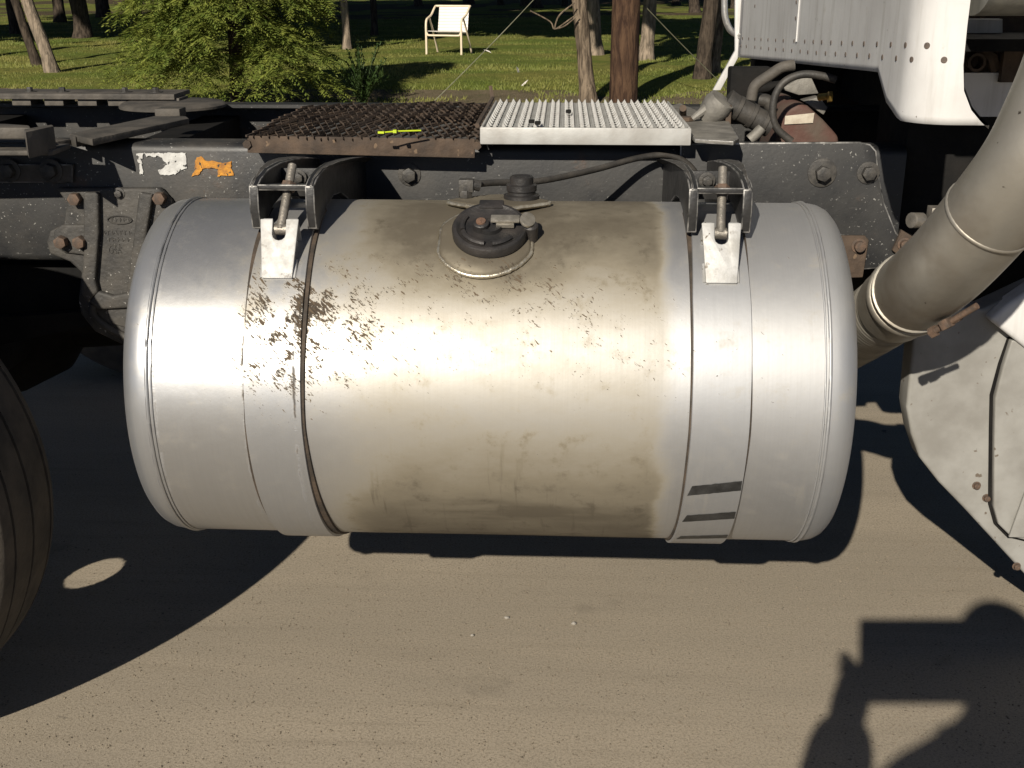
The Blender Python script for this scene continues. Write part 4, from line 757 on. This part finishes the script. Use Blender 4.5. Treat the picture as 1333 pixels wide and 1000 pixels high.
# ---- wheel at the left with hand holes, axle, spring
WX, WY0, WY1, WR = -1.40, 1.64, 1.91, 0.487
def make_wheel(name, y0, y1, sgn, label):
    """sgn: +1 outer face towards -y"""
    yc = (y0 + y1) / 2; wd = y1 - y0; m = MB(); c = (WX, yc, WR)
    h = wd / 2
    P = [(-h * 0.86, 0.292), (-h * 0.98, 0.33), (-h, 0.39), (-h * 0.95, 0.44), (-h * 0.86, 0.466), (-h * 0.74, 0.481), (-h * 0.70, 0.483)]
    for g in (-0.5, 0.02, 0.55): P += [(h * (g - 0.03), 0.487), (h * (g - 0.02), 0.480), (h * (g + 0.02), 0.480), (h * (g + 0.03), 0.487)]
    P += [(h * 0.70, 0.483), (h * 0.74, 0.481), (h * 0.86, 0.466), (h * 0.95, 0.44), (h, 0.39), (h * 0.98, 0.33), (h * 0.86, 0.292)]
    m.lathe(P, c, (0, 1, 0), 96); root = m.build(name, M['tyre'], truck, smooth=35, label=label)
    m = MB(); m.lathe([(-h * 0.9, 0.300), (-h * 0.84, 0.286), (-h * 0.6, 0.275), (h * 0.6, 0.275), (h * 0.84, 0.286), (h * 0.9, 0.300), (h * 0.84, 0.281), (h * 0.6, 0.270), (-h * 0.6, 0.270), (-h * 0.84, 0.281)], c, (0, 1, 0), 64); m.build('rim', M['fibre'], root, smooth=40)
    # wheel disc with round hand holes
    yd = h * 0.55 * sgn; n = 300; m = MB(); V = []; F = []; rads = [0.06] + list(np.linspace(0.120, 0.255, 56)) + [0.275]
    for r in rads:
        for j in range(n): a = 2 * math.pi * j / n; V.append((WX + r * math.cos(a), yc + yd + 0.05 * sgn * (0.8 if r < 0.12 else 0) * -1 * 0, WR + r * math.sin(a)))
    hr = 0.190
    for i in range(len(rads) - 1):
        for j in range(n):
            rm_ = (rads[i] + rads[i + 1]) / 2; a = 2 * math.pi * (j + 0.5) / n; x, z = rm_ * math.cos(a), rm_ * math.sin(a)
            if any((x - hr * math.cos(b)) ** 2 / 0.052 ** 2 + (z - hr * math.sin(b)) ** 2 / 0.047 ** 2 < 1 for b in [HOLE0 + k * math.pi / 2.5 for k in range(5)]): continue
            F.append([i * n + j, i * n + (j + 1) % n, (i + 1) * n + (j + 1) % n, (i + 1) * n + j])
    m.add(V, F); d = m.build('wheel_disc', M['fibre'], root); s_ = d.modifiers.new('plate', 'SOLIDIFY'); s_.thickness = 0.008
    m = MB(); m.lathe([(0, 0.0), (0, 0.075), (-0.02 * sgn, 0.07), (-0.05 * sgn, 0.06), (-0.07 * sgn, 0.05), (-0.075 * sgn, 0.03), (-0.08 * sgn, 0.0)][::-1], (WX, yc + yd + 0.0, WR), (0, 1, 0), 32); m.build('hub', M['under'], root, smooth=40)
    return root
HOLE0 = 0.0
spot = at(125, 743, z=0); dz = SUN / -SUN.z
yd_ = (WY0 + WY1) / 2 + (WY1 - WY0) / 2 * 0.55; hz = (spot.y - yd_) / dz.y; hx = spot.x - dz.x * hz; HOLE0 = math.atan2(hz - WR, hx - WX); print('hole r', math.hypot(hz - WR, hx - WX), math.degrees(HOLE0))
make_wheel('wheel', WY0, WY1, 1, 'dusty black rear tyre at the left edge')
make_wheel('wheel', 3.75, 4.03, -1, 'rear tyre on the far side')
m = MB(); m.lathe([(0, 0.545), (0.0, 0.550), (0.34, 0.550), (0.34, 0.545), (0, 0.545)], (WX, 1.63, WR), (0, 1, 0), 30, R_(-168), R_(-62), ref=(1, 0, 0)); mg = m.build('shade_mudguard', M['rubber'], truck, smooth=40)  # unseen guard over the tyre, added to shade the ground behind it
m = MB(); m.tube([(WX, 1.98, WR), (WX, 3.7, WR)], 0.07, 16); ax = m.build('axle', M['under'], truck, smooth=40)
m = MB(); m.lathe([(-0.15, 0.02), (-0.12, 0.12), (0, 0.18), (0.12, 0.12), (0.16, 0.06), (0.3, 0.05)], (WX - 0.02, 2.85, WR), (1, 0, 0), 28); m.build('differential', M['under'], ax, smooth=40)
m = MB(); m.lathe([(0, 0), (0, 0.19), (0.14, 0.19), (0.14, 0)], (WX, 2.03, WR), (0, 1, 0), 36); m.build('brake_drum', M['under'], ax, smooth=40)
for k in range(4): m = MB(); L = 0.62 - 0.1 * k; m.tube([(WX + L * t, 2.42, 0.62 - 0.016 * k + 0.06 * t * t) for t in np.linspace(-1, 1, 13)], 0.018, 4); m.build('spring_leaf', M['under'], truck, smooth=30)
m = MB(); m.lathe([(0, 0), (0, 0.07), (0.02, 0.082), (0.10, 0.082), (0.12, 0.088), (0.14, 0.088), (0.22, 0.07), (0.24, 0)], (-0.93, 2.45, 0.50), (0.9, -0.25, 0.2), 24); m.build('brake_chamber', M['under'], truck, smooth=40)
m = MB(); m.tube(smoothpath([at(-60, 402, y=2.6), at(30, 400, y=2.6), at(90, 405, y=2.62), at(130, 412, y=2.64)], 5), 0.03, 12); m.build('torque_rod', M['under'], truck, smooth=40)
m = MB(); m.tube([at(24, 362, y=2.55), at(16, 396, y=2.55)], 0.011, 10); m.build('stud_rod', M['beam'], truck, smooth=40)
m = MB(); m.box((-1.55, 2.50, 0.665), (1.35, 0.10, 0.17)); m.build('equalizer_beam', M['under'], truck, bevel=0.03)
m = MB(); m.lathe([(0, 0.001), (0.0, 0.08), (0.03, 0.125), (0.06, 0.14), (0.94, 0.14), (0.97, 0.125), (1.0, 0.08), (1.0, 0.001)], (-2.45, 2.22, 0.60), (1, 0, 0), 28); m.build('shade_cylinder', M['under'], truck, smooth=50)  # unseen cylinder added beyond the frame edge to block sun on the ground

# ------------------------------------------------------------------ background: chair, pole, trees, shrub, wires
def gnd(px, py):                                       # meets the rolling lawn
    z = 0.2
    for _ in range(12): p = at(px, py, z=z); z = ground_h(p.x, p.y)
    return p
# patio chair
ch0 = gnd(578, 73); CH = thing('patio_chair', ch0, 'cream framed patio chair with white slatted back on the lawn', 'chair')
cq = Quaternion((0, 0, 1), R_(-13))
def cp(x, y, z): return ch0 + cq @ Vector((x, y, z * 0.86))
W2, TB = 0.27, 0.016
for sx in (-1, 1):
    m = MB(); m.tube(smoothpath([cp(sx * W2, 0.0, 0), cp(sx * W2, 0.0, 0.30), cp(sx * W2, 0.0, 0.50), cp(sx * W2, 0.03, 0.585), cp(sx * W2, 0.10, 0.615), cp(sx * W2, 0.24, 0.66), cp(sx * W2, 0.38, 0.76), cp(sx * W2, 0.44, 0.795)], 6), TB, 10); m.build('arm_and_leg', M['chair'], CH, smooth=60)
    m = MB(); m.tube([cp(sx * W2 * 0.97, 0.14, 0.60), cp(sx * W2 * 0.97, 0.30, 0.38), cp(sx * W2, 0.52, 0.0)], TB * 0.9, 10); m.build('leg', M['chair'], CH, smooth=60)
m = MB(); m.tube(smoothpath([cp(-W2, 0.44, 0.795), cp(-W2 * .9, 0.455, 0.80), cp(0, 0.455, 0.80), cp(W2 * .9, 0.455, 0.80), cp(W2, 0.44, 0.795)], 5), TB, 10); m.build('top_rail', M['chair'], CH, smooth=60)
m = MB(); m.tube(smoothpath([cp(-W2, 0, 0.40), cp(-W2 * .92, 0, 0.35), cp(-W2 * .8, 0, 0.335), cp(0, 0, 0.335), cp(W2 * .8, 0, 0.335), cp(W2 * .92, 0, 0.35), cp(W2, 0, 0.40)], 5), TB * 0.9, 10); m.build('front_rail', M['chair'], CH, smooth=60)
for k in range(9):
    t = k / 8; m = MB(); c0 = cp(0.02, 0.36 + 0.09 * t, 0.37 + 0.40 * t); m.box(c0, (2 * W2 * 0.86, 0.006, 0.042), cq @ Quaternion((1, 0, 0), R_(-12))); m.build('back_slat', M['slat'], CH, bevel=0.002)
for k in range(7):
    t = k / 6; m = MB(); c0 = cp(0, 0.02 + 0.34 * t, 0.405 - 0.03 * t); m.box(c0, (2 * W2 * 0.92, 0.042, 0.006), cq); m.build('seat_slat', M['slat'], CH, bevel=0.002)
# trees
def crown_mesh(c, rad, n, size, seed):
    r = np.random.default_rng(seed); k = 26; cl_ = r.normal(0, 1, (k, 3)); cl_ /= np.linalg.norm(cl_, axis=1)[:, None]; cl_ *= (0.35 + 0.6 * r.random(k))[:, None]
    P = cl_[r.integers(0, k, n)] + r.normal(0, 0.19, (n, 3)); P = P * np.array(rad) + np.array(c); A_ = r.normal(0, 1, (n, 3)); A_ /= np.linalg.norm(A_, axis=1)[:, None]; B_ = np.cross(A_, r.normal(0, 1, (n, 3))); B_ /= np.linalg.norm(B_, axis=1)[:, None]
    s = size * (0.6 + 0.8 * r.random(n))[:, None]; V = np.stack([P - A_ * s, P + B_ * s * 0.5, P + A_ * s, P - B_ * s * 0.5], 1); return V.reshape(-1, 3), np.arange(4 * n).reshape(-1, 4)
def tree(px, py, w_px, top, label, mat, hgt=9.0, crown=True, n=900, seed=1, cr=2.6, group='trees on the lawn', cat='tree', name='tree', xy=None):
    p = gnd(px, py) if xy is None else Vector((xy[0], xy[1], ground_h(*xy))); dist = (p - CAM).dot(FW); r = w_px * dist / FPX / 2
    t = thing(name, p, label, cat, group); rnd = random.Random(seed)
    if xy is None:
        q = at(top[0], top[1], depth=dist); lean = (q - p) / max(0.2, q.z - p.z); lean.y *= 0.2
    else: lean = Vector((rnd.uniform(-.06, .06), 0, 1))
    m = MB(); path = []; rr = []
    for k in range(22):
        z = hgt * 0.75 * (k / 21) ** 1.6; j = r * 0.35; path.append(p + Vector((lean.x * z * (1 if z < 2 else (2 + (z - 2) * 0.3) / z), lean.y * z, z - 0.04)) + Vector((noise.noise((z * 1.7, seed, 0)), noise.noise((z * 1.7, seed, 9)), 0)) * j)
        rr.append(r * (1.32 - 0.35 * min(1, z / 0.25) if z < 0.25 else 0.97 - 0.55 * z / (hgt * 0.75)))
    m.tube(path, rr, 18)
    tp = path[-1]
    for k in range(5):
        a = k * 1.26 + seed; s = path[13 + k]; e = s + Vector((math.cos(a) * cr * 0.7, math.sin(a) * cr * 0.7, 1.2 + 0.2 * k)); m.tube([s, s.lerp(e, .5) + Vector((0, 0, .2)), e], [r * .42, r * .28, r * .1], 7)
    ob = m.build('trunk', mat, t, smooth=60)
    for v in ob.data.vertices: v.co += v.normal * (0.10 * r * noise.noise(v.co * 9 + Vector((seed, 0, 0))))
    if crown:
        V, F = crown_mesh((tp.x, tp.y, hgt * 0.72), (cr, cr, hgt * 0.27), n, 0.46, seed); me = mesh_np('crown', V - np.array(tp), F, M['crown']); link('crown', me, tp, t)
    return t
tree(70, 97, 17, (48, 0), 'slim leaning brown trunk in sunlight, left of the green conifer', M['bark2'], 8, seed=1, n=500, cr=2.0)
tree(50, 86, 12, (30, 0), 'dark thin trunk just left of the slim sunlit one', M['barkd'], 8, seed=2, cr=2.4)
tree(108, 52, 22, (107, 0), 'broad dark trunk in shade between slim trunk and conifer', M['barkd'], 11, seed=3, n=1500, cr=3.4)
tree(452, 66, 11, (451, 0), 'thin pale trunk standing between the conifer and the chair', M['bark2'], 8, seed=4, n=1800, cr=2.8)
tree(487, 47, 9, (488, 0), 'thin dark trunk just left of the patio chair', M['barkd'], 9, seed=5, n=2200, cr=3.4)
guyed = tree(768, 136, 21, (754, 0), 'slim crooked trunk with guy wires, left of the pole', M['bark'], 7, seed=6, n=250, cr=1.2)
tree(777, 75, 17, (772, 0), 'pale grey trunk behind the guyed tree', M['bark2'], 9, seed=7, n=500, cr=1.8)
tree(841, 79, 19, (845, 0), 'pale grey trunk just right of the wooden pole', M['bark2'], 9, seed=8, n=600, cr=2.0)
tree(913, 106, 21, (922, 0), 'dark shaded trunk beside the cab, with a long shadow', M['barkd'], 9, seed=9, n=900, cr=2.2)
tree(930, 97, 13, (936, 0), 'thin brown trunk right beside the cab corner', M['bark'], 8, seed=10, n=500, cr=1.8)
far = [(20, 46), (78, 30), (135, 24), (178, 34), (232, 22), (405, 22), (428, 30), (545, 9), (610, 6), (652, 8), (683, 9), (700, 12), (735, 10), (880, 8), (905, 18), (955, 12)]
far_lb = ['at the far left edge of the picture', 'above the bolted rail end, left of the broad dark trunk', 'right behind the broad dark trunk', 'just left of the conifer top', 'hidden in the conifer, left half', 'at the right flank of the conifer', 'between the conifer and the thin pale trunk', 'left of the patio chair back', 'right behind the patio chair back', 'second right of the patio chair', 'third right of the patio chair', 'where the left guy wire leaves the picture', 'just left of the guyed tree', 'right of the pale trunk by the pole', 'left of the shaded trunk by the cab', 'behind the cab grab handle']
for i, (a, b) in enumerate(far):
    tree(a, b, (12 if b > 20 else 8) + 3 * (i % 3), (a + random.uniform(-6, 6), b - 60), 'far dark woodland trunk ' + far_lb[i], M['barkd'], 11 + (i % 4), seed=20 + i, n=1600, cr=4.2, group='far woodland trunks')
sh = [(-16, 14.5), (-13, 18), (-9.5, 13.2), (-18.5, 21), (-12, 24), (-7.5, 20.5), (-4.6, 24.5), (6.6, 22), (8.5, 17), (-1.2, 27.5), (3.0, 29), (-9, 28), (-6, 32)]
# ^ list left unused; the trees below stand unseen, added to shade the lawn
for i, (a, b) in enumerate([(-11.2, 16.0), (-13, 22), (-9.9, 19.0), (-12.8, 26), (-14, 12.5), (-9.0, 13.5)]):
    tree(0, 0, 22, None, 'unseen tree added left of the lawn to shade it', M['barkd'], 10 + i % 3, seed=50 + i, n=2600, cr=3.6, xy=(a, b), group='unseen shade trees left of the lawn')
n = 9000; P_ = np.stack([rng.uniform(-110, 110, n), rng.uniform(78, 110, n), rng.random(n) ** 1.2 * 13 + 0.3], 1); A_ = rng.normal(0, 1, (n, 3)); A_ /= np.linalg.norm(A_, axis=1)[:, None]; B_ = np.cross(A_, rng.normal(0, 1, (n, 3))); B_ /= np.linalg.norm(B_, axis=1)[:, None]
fw_ = link('far_woods', mesh_np('far_woods', np.stack([P_ - A_ * 1.3, P_ + B_ * .8, P_ + A_ * 1.3, P_ - B_ * .8], 1).reshape(-1, 3), np.arange(4 * n).reshape(-1, 4), M['crown']), (0, 0, 0), kind='stuff'); tag(fw_, 'distant dark green wood closing off the lawn', 'woods')
# utility pole
p = gnd(811, 139); dist = (p - CAM).dot(FW); r = 37 * dist / FPX / 2; P = thing('utility_pole', p, 'thick red-brown wooden utility pole standing on the lawn', 'pole')
m = MB(); m.tube([p + Vector((0.02 * noise.noise((k, 0, 0)) * 0.3, 0, z - 0.05)) for k, z in enumerate(np.linspace(0, 9, 30))], [r * (1 - 0.28 * k / 29) for k in range(30)], 28); m.build('pole_shaft', M['pole'], P, smooth=60)
m = MB(); m.box(p + Vector((0, 0, 8.4)), (2.4, 0.1, 0.12)); m.build('cross_arm', M['pole'], P)
# guy wires and a dead twig
gp0 = ORG[guyed.name] + Vector((-0.07, 0, 1.50))
def guy(px, py, label, r=0.008):
    e = gnd(px, py); m = MB(); t0_ = gp0 + (e - gp0).normalized() * 0.02
    m.tube([t0_.lerp(e, k / 10) + Vector((0, 0, -0.03 * math.sin(math.pi * k / 10))) for k in range(11)], r, 6); tag(m.build('guy_wire', M['wire'], smooth=60), label, 'wire', 'guy wires of the slim tree')
guy(556, 141, 'thin guy wire slanting down left across the lawn', 0.0045); guy(962, 131, 'thin guy wire slanting down right behind the pole', 0.0055)
m = MB(); tw = lambda a, b: at(a, b, y=gp0.y - 0.1)
for pts in ([(752, 18), (738, 28), (722, 38), (716, 28), (690, 14)], [(722, 37), (728, 20), (748, 4)], [(722, 38), (735, 34), (750, 22)]): m.tube(smoothpath([tw(*q) for q in pts], 4), 0.007, 5)
tag(m.build('dead_branch', M['bark'], smooth=60), 'bare forked twig hanging beside the slim guyed trunk', 'branch')
# fallen leaves on the lawn
for i, (px, py, lb) in enumerate([(634, 72, 'pale fallen leaf on the grass right of the chair'), (673, 98, 'pale fallen leaf on the grass, nearest to the silver step'), (683, 113, 'larger pale fallen leaf on the grass above the silver step')]):
    p = gnd(px, py) + Vector((0, 0, 0.05)); m = MB(); q = Quaternion((0.3, 1, 0.2), 0.5 + i); m.add([p + q @ Vector(v) for v in ((-.06, 0, 0), (-.02, .03, .015), (.03, .025, .02), (.07, 0, .01), (.03, -.03, .018), (-.02, -.03, .012), (0, 0, 0))], [[0, 5, 6], [5, 4, 6], [4, 3, 6], [3, 2, 6], [2, 1, 6], [1, 0, 6]]); tag(m.build('fallen_leaf', M['slat']), lb, 'leaf')
# the conifer: drooping flat sprays
def conifer(px, py, label):
    p = gnd(px, py); t = thing('conifer', p, label, 'conifer'); r = random.Random(4)
    m = MB(); path = [p + Vector((0.03 * math.sin(z * 2), 0, z - 0.05)) for z in np.linspace(0, 3.2, 14)]; m.tube(path, [0.075 * (1 - 0.8 * k / 13) for k in range(14)], 12)
    V = []
    for k in range(215):
        z0 = r.uniform(0.55, 3.0); a = k * 2.39996; L = (1.18 * (1 - z0 / 3.6) + 0.15) * r.uniform(0.7, 1.08)
        if z0 < 0.75: L *= 0.8
        d = Vector((math.cos(a), math.sin(a), 0)); s = Vector((-math.sin(a), math.cos(a), 0)); b0 = p + Vector((0, 0, z0)); pts = []
        for i in range(9): u = i / 8; pts.append(b0 + d * L * u + Vector((0, 0, 0.16 * u - 0.50 * u * u)))
        if k % 4 == 0: m.tube(pts[:6], [0.010 * (1 - u / 7) + 0.001 for u in range(6)], 5)
        for i in range(3, 9):
            for sd in (-1, 1):
                for rep in range(3):
                    o = pts[i] + s * r.uniform(-.03, .03) + Vector((0, 0, r.uniform(-.02, .02))); dr = (d * r.uniform(0.3, 0.9) + s * sd * r.uniform(0.3, 1.0) + Vector((0, 0, r.uniform(-0.6, 0.15)))).normalized()
                    SL = r.uniform(0.14, 0.27) * (0.6 + 0.5 * (i / 8)); sn = dr.cross(Vector((r.uniform(-.4, .4), r.uniform(-.4, .4), 1))).normalized()
                    nl = 9
                    for q in range(nl):                        # leaflets left and right of the spray's rib
                        u = (q + 0.5) / nl; c = o + dr * SL * u + Vector((0, 0, -0.10 * u * u * SL * 3))
                        for s2 in (-1, 1):
                            ld = (dr * 0.75 + sn * s2 * 0.8 + Vector((0, 0, r.uniform(-.35, .1)))).normalized(); ln = (0.075 - 0.04 * u) * r.uniform(0.7, 1.25); wv = ld.cross(Vector((r.uniform(-.6, .6), r.uniform(-.6, .6), 1))).normalized() * 0.0072
                            V.append((c, c + ld * ln * 0.5 + wv, c + ld * ln, c + ld * ln * 0.5 - wv))
    m.build('trunk', M['barkd'], t, smooth=60)
    V = np.array([[tuple(x) for x in q] for q in V]); n = len(V); me = mesh_np('crown', V.reshape(-1, 3) - np.array(p), np.arange(4 * n).reshape(-1, 4), M['cedar']); link('crown', me, p, t); return t
conifer(309, 147, 'bushy bright green conifer behind the frame rails')
# dark weed clump
p = gnd(472, 141); t = thing('weed', p, 'dark leafy weed clump behind the rusty grating', 'weed'); m = MB(); V = []; r = random.Random(3)
for k in range(34):
    a = r.uniform(0, 6.28); L = r.uniform(0.3, 0.68); sp = r.uniform(0.1, 0.9); e = p + Vector((math.cos(a) * L * sp * 0.7, math.sin(a) * L * sp * 0.7, L * (1.1 - 0.45 * sp))); c = p.lerp(e, .5) + Vector((0, 0, 0.06)); pts = smoothpath([p, c, e], 4); m.tube(pts, 0.0045, 4)
    for q in pts[2:]:
        for _ in range(5):
            d = Vector((r.uniform(-1, 1), r.uniform(-1, 1), r.uniform(-.2, 1))).normalized(); s = d.cross(Vector((0, 0.3, 1))).normalized() * 0.009; L2 = r.uniform(0.04, 0.10) * (1 if (q - p).z < 0.35 else .5); V.append((q, q + d * L2 * .5 + s, q + d * L2, q + d * L2 * .5 - s))
m.build('stems', M['weed'], t); V = np.array([[tuple(x) for x in q] for q in V]); n = len(V); link('foliage', mesh_np('foliage', V.reshape(-1, 3) - np.array(p), np.arange(4 * n).reshape(-1, 4), M['weed']), p, t)

# ------------------------------------------------------------------ the photographer (behind the lens; the shadow lies on the road)
tc_ = CAM - FW * 0.014 + RT * 0.088 - UP * 0.066; tq = Matrix((RT, UP, -FW)).transposed().to_quaternion()
m = MB(); m.box(tc_, (0.240, 0.170, 0.008), tq); tb = m.build('tablet', M['tablet'], bevel=0.003); tag(tb, 'slim grey tablet held up by the photographer, seen as a shadow', 'tablet')
m = MB(); m.box(tc_ - FW * 0.0048, (0.20, 0.15, 0.0012), tq); m.build('screen', M['screen'], tb)
def skin_body(name, verts, edges, radii, root, mat, parent, sub=2):
    me = bpy.data.meshes.new(name); o = Vector(verts[root]); me.from_pydata([tuple(Vector(v) - o) for v in verts], edges, []); ob = link(name, me, o, parent); me.materials.append(mat)
    ob.modifiers.new('skin', 'SKIN'); me.skin_vertices[0].data.foreach_set('radius', [x for r in radii for x in ((r, r) if not isinstance(r, tuple) else r)])
    for i, v in enumerate(me.skin_vertices[0].data): v.use_root = (i == root)
    s = ob.modifiers.new('sub', 'SUBSURF'); s.levels = s.render_levels = sub
    for pl in me.polygons: pl.use_smooth = True
    ob.modifiers['skin'].use_smooth_shade = True; return ob
hx, hy = 0.150, -0.40
person = thing('person', (hx, hy - 0.06, 0), 'person in dark shirt and jeans holding up a tablet, seen as a shadow', 'person')
tl = tc_ - RT * 0.118 - UP * 0.03 - FW * 0.012; tr = tc_ + RT * 0.118 - UP * 0.03 - FW * 0.012
B = [(hx, hy - .07, .93), (hx, hy - .07, 1.05), (hx, hy - .06, 1.16), (hx, hy - .05, 1.27), (hx, hy - .03, 1.37), (hx, hy + .0, 1.46),
     (hx - .18, hy - .06, 1.28), (hx - .30, hy + .06, 1.06), tuple(tl + Vector((-.035, -.06, -.045))),
     (hx + .19, hy - .06, 1.30), (hx + .26, hy + .04, 1.06), tuple(tr + Vector((.035, -.06, -.045))),
     (hx - .09, hy - .07, .87), (hx - .10, hy - .04, .49), (hx - .11, hy - .08, .09), (hx - .115, hy + .09, .035),
     (hx + .09, hy - .07, .87), (hx + .10, hy - .04, .49), (hx + .11, hy - .08, .09), (hx + .115, hy + .09, .035)]
Ed = [(0, 1), (1, 2), (2, 3), (3, 4), (4, 5), (3, 6), (6, 7), (7, 8), (3, 9), (9, 10), (10, 11), (0, 12), (12, 13), (13, 14), (14, 15), (0, 16), (16, 17), (17, 18), (18, 19)]
Rd = [(.15, .11), (.14, .105), (.165, .12), (.16, .10), (.065, .062), (.055, .055), .080, .078, .060, .080, .070, .058, .088, .06, .045, .035, .088, .06, .045, .035]
body = skin_body('body', B, Ed, Rd, 0, M['shirt'], person)
m = MB(); m.lathe([(-.115, .002), (-.112, .035), (-.09, .055), (-.05, .068), (0, .076), (.05, .078), (.085, .066), (.108, .035), (.115, .002)], (hx, hy + .02, 1.525), (0, -0.25, 1), 20)
head = m.build('head', M['skin'], person, smooth=60)
m = MB(); m.lathe([(-.02, .074), (0.02, .083), (.06, .084), (.095, .070), (.118, .038), (.126, .002)], (hx, hy + .005, 1.53), (0, -0.35, 1), 20); m.build('hair', M['hair'], person, smooth=60)
m = MB(); m.tube([(hx, hy + .09, 1.545), (hx, hy + .112, 1.515), (hx, hy + .095, 1.505)], [.008, .013, .008], 8); m.build('nose', M['skin'], person, smooth=60)
for sx in (-1, 1): m = MB(); m.lathe([(0, .002), (.006, .02), (.012, .024), (.014, .002)], (hx + sx * .076, hy + .01, 1.525), (sx, 0, 0), 12); m.build('ear', M['skin'], person, smooth=60)
for sx in (-1, 1): m = MB(); m.lathe([(0, .011), (.006, .009), (.009, .001)], (hx + sx * .03, hy + .083, 1.535), (0, 1, 0), 12); m.build('eye', M['screen'], person, smooth=60)
m = MB(); m.tube([(hx - .022, hy + .082, 1.470), (hx, hy + .09, 1.468), (hx + .022, hy + .082, 1.470)], .005, 8); m.build('mouth', M['skin'], person, smooth=60)
for base, sx in ((tl, -1), (tr, 1)):                 # each hand: palm and five fingers closed on the tablet's edge
    wr = base + Vector((sx * .042, -.07, -.075)); pm_ = base + RT * sx * .022 - FW * .03
    V = [wr, pm_ - UP * .01, pm_ + UP * .005]; E_ = [(0, 1), (1, 2)]; Ra = [.040, (.042, .026), (.038, .022)]
    for k in range(4):
        f0 = pm_ + UP * (.036 - .022 * k) + RT * sx * .012; f1 = f0 + FW * (.040 - .004 * abs(k - 1)) + RT * sx * .010; f2 = f1 + FW * .012 - RT * sx * (.030 - .003 * abs(k - 1)); i = len(V); V += [f0, f1, f2]; E_ += [(2, i), (i, i + 1), (i + 1, i + 2)]; Ra += [.0095, .0085, .007]
    i = len(V); V += [pm_ + UP * .02 - RT * sx * .018, pm_ + UP * .038 - RT * sx * .045 + FW * .008]; E_ += [(1, i), (i, i + 1)]; Ra += [.0105, .008]
    skin_body('hand', [tuple(v) for v in V], E_, Ra, 1, M['skin'], person, 1)
scene.render.film_transparent = False
scene.cycles.max_bounces = 8; scene.cycles.diffuse_bounces = 2
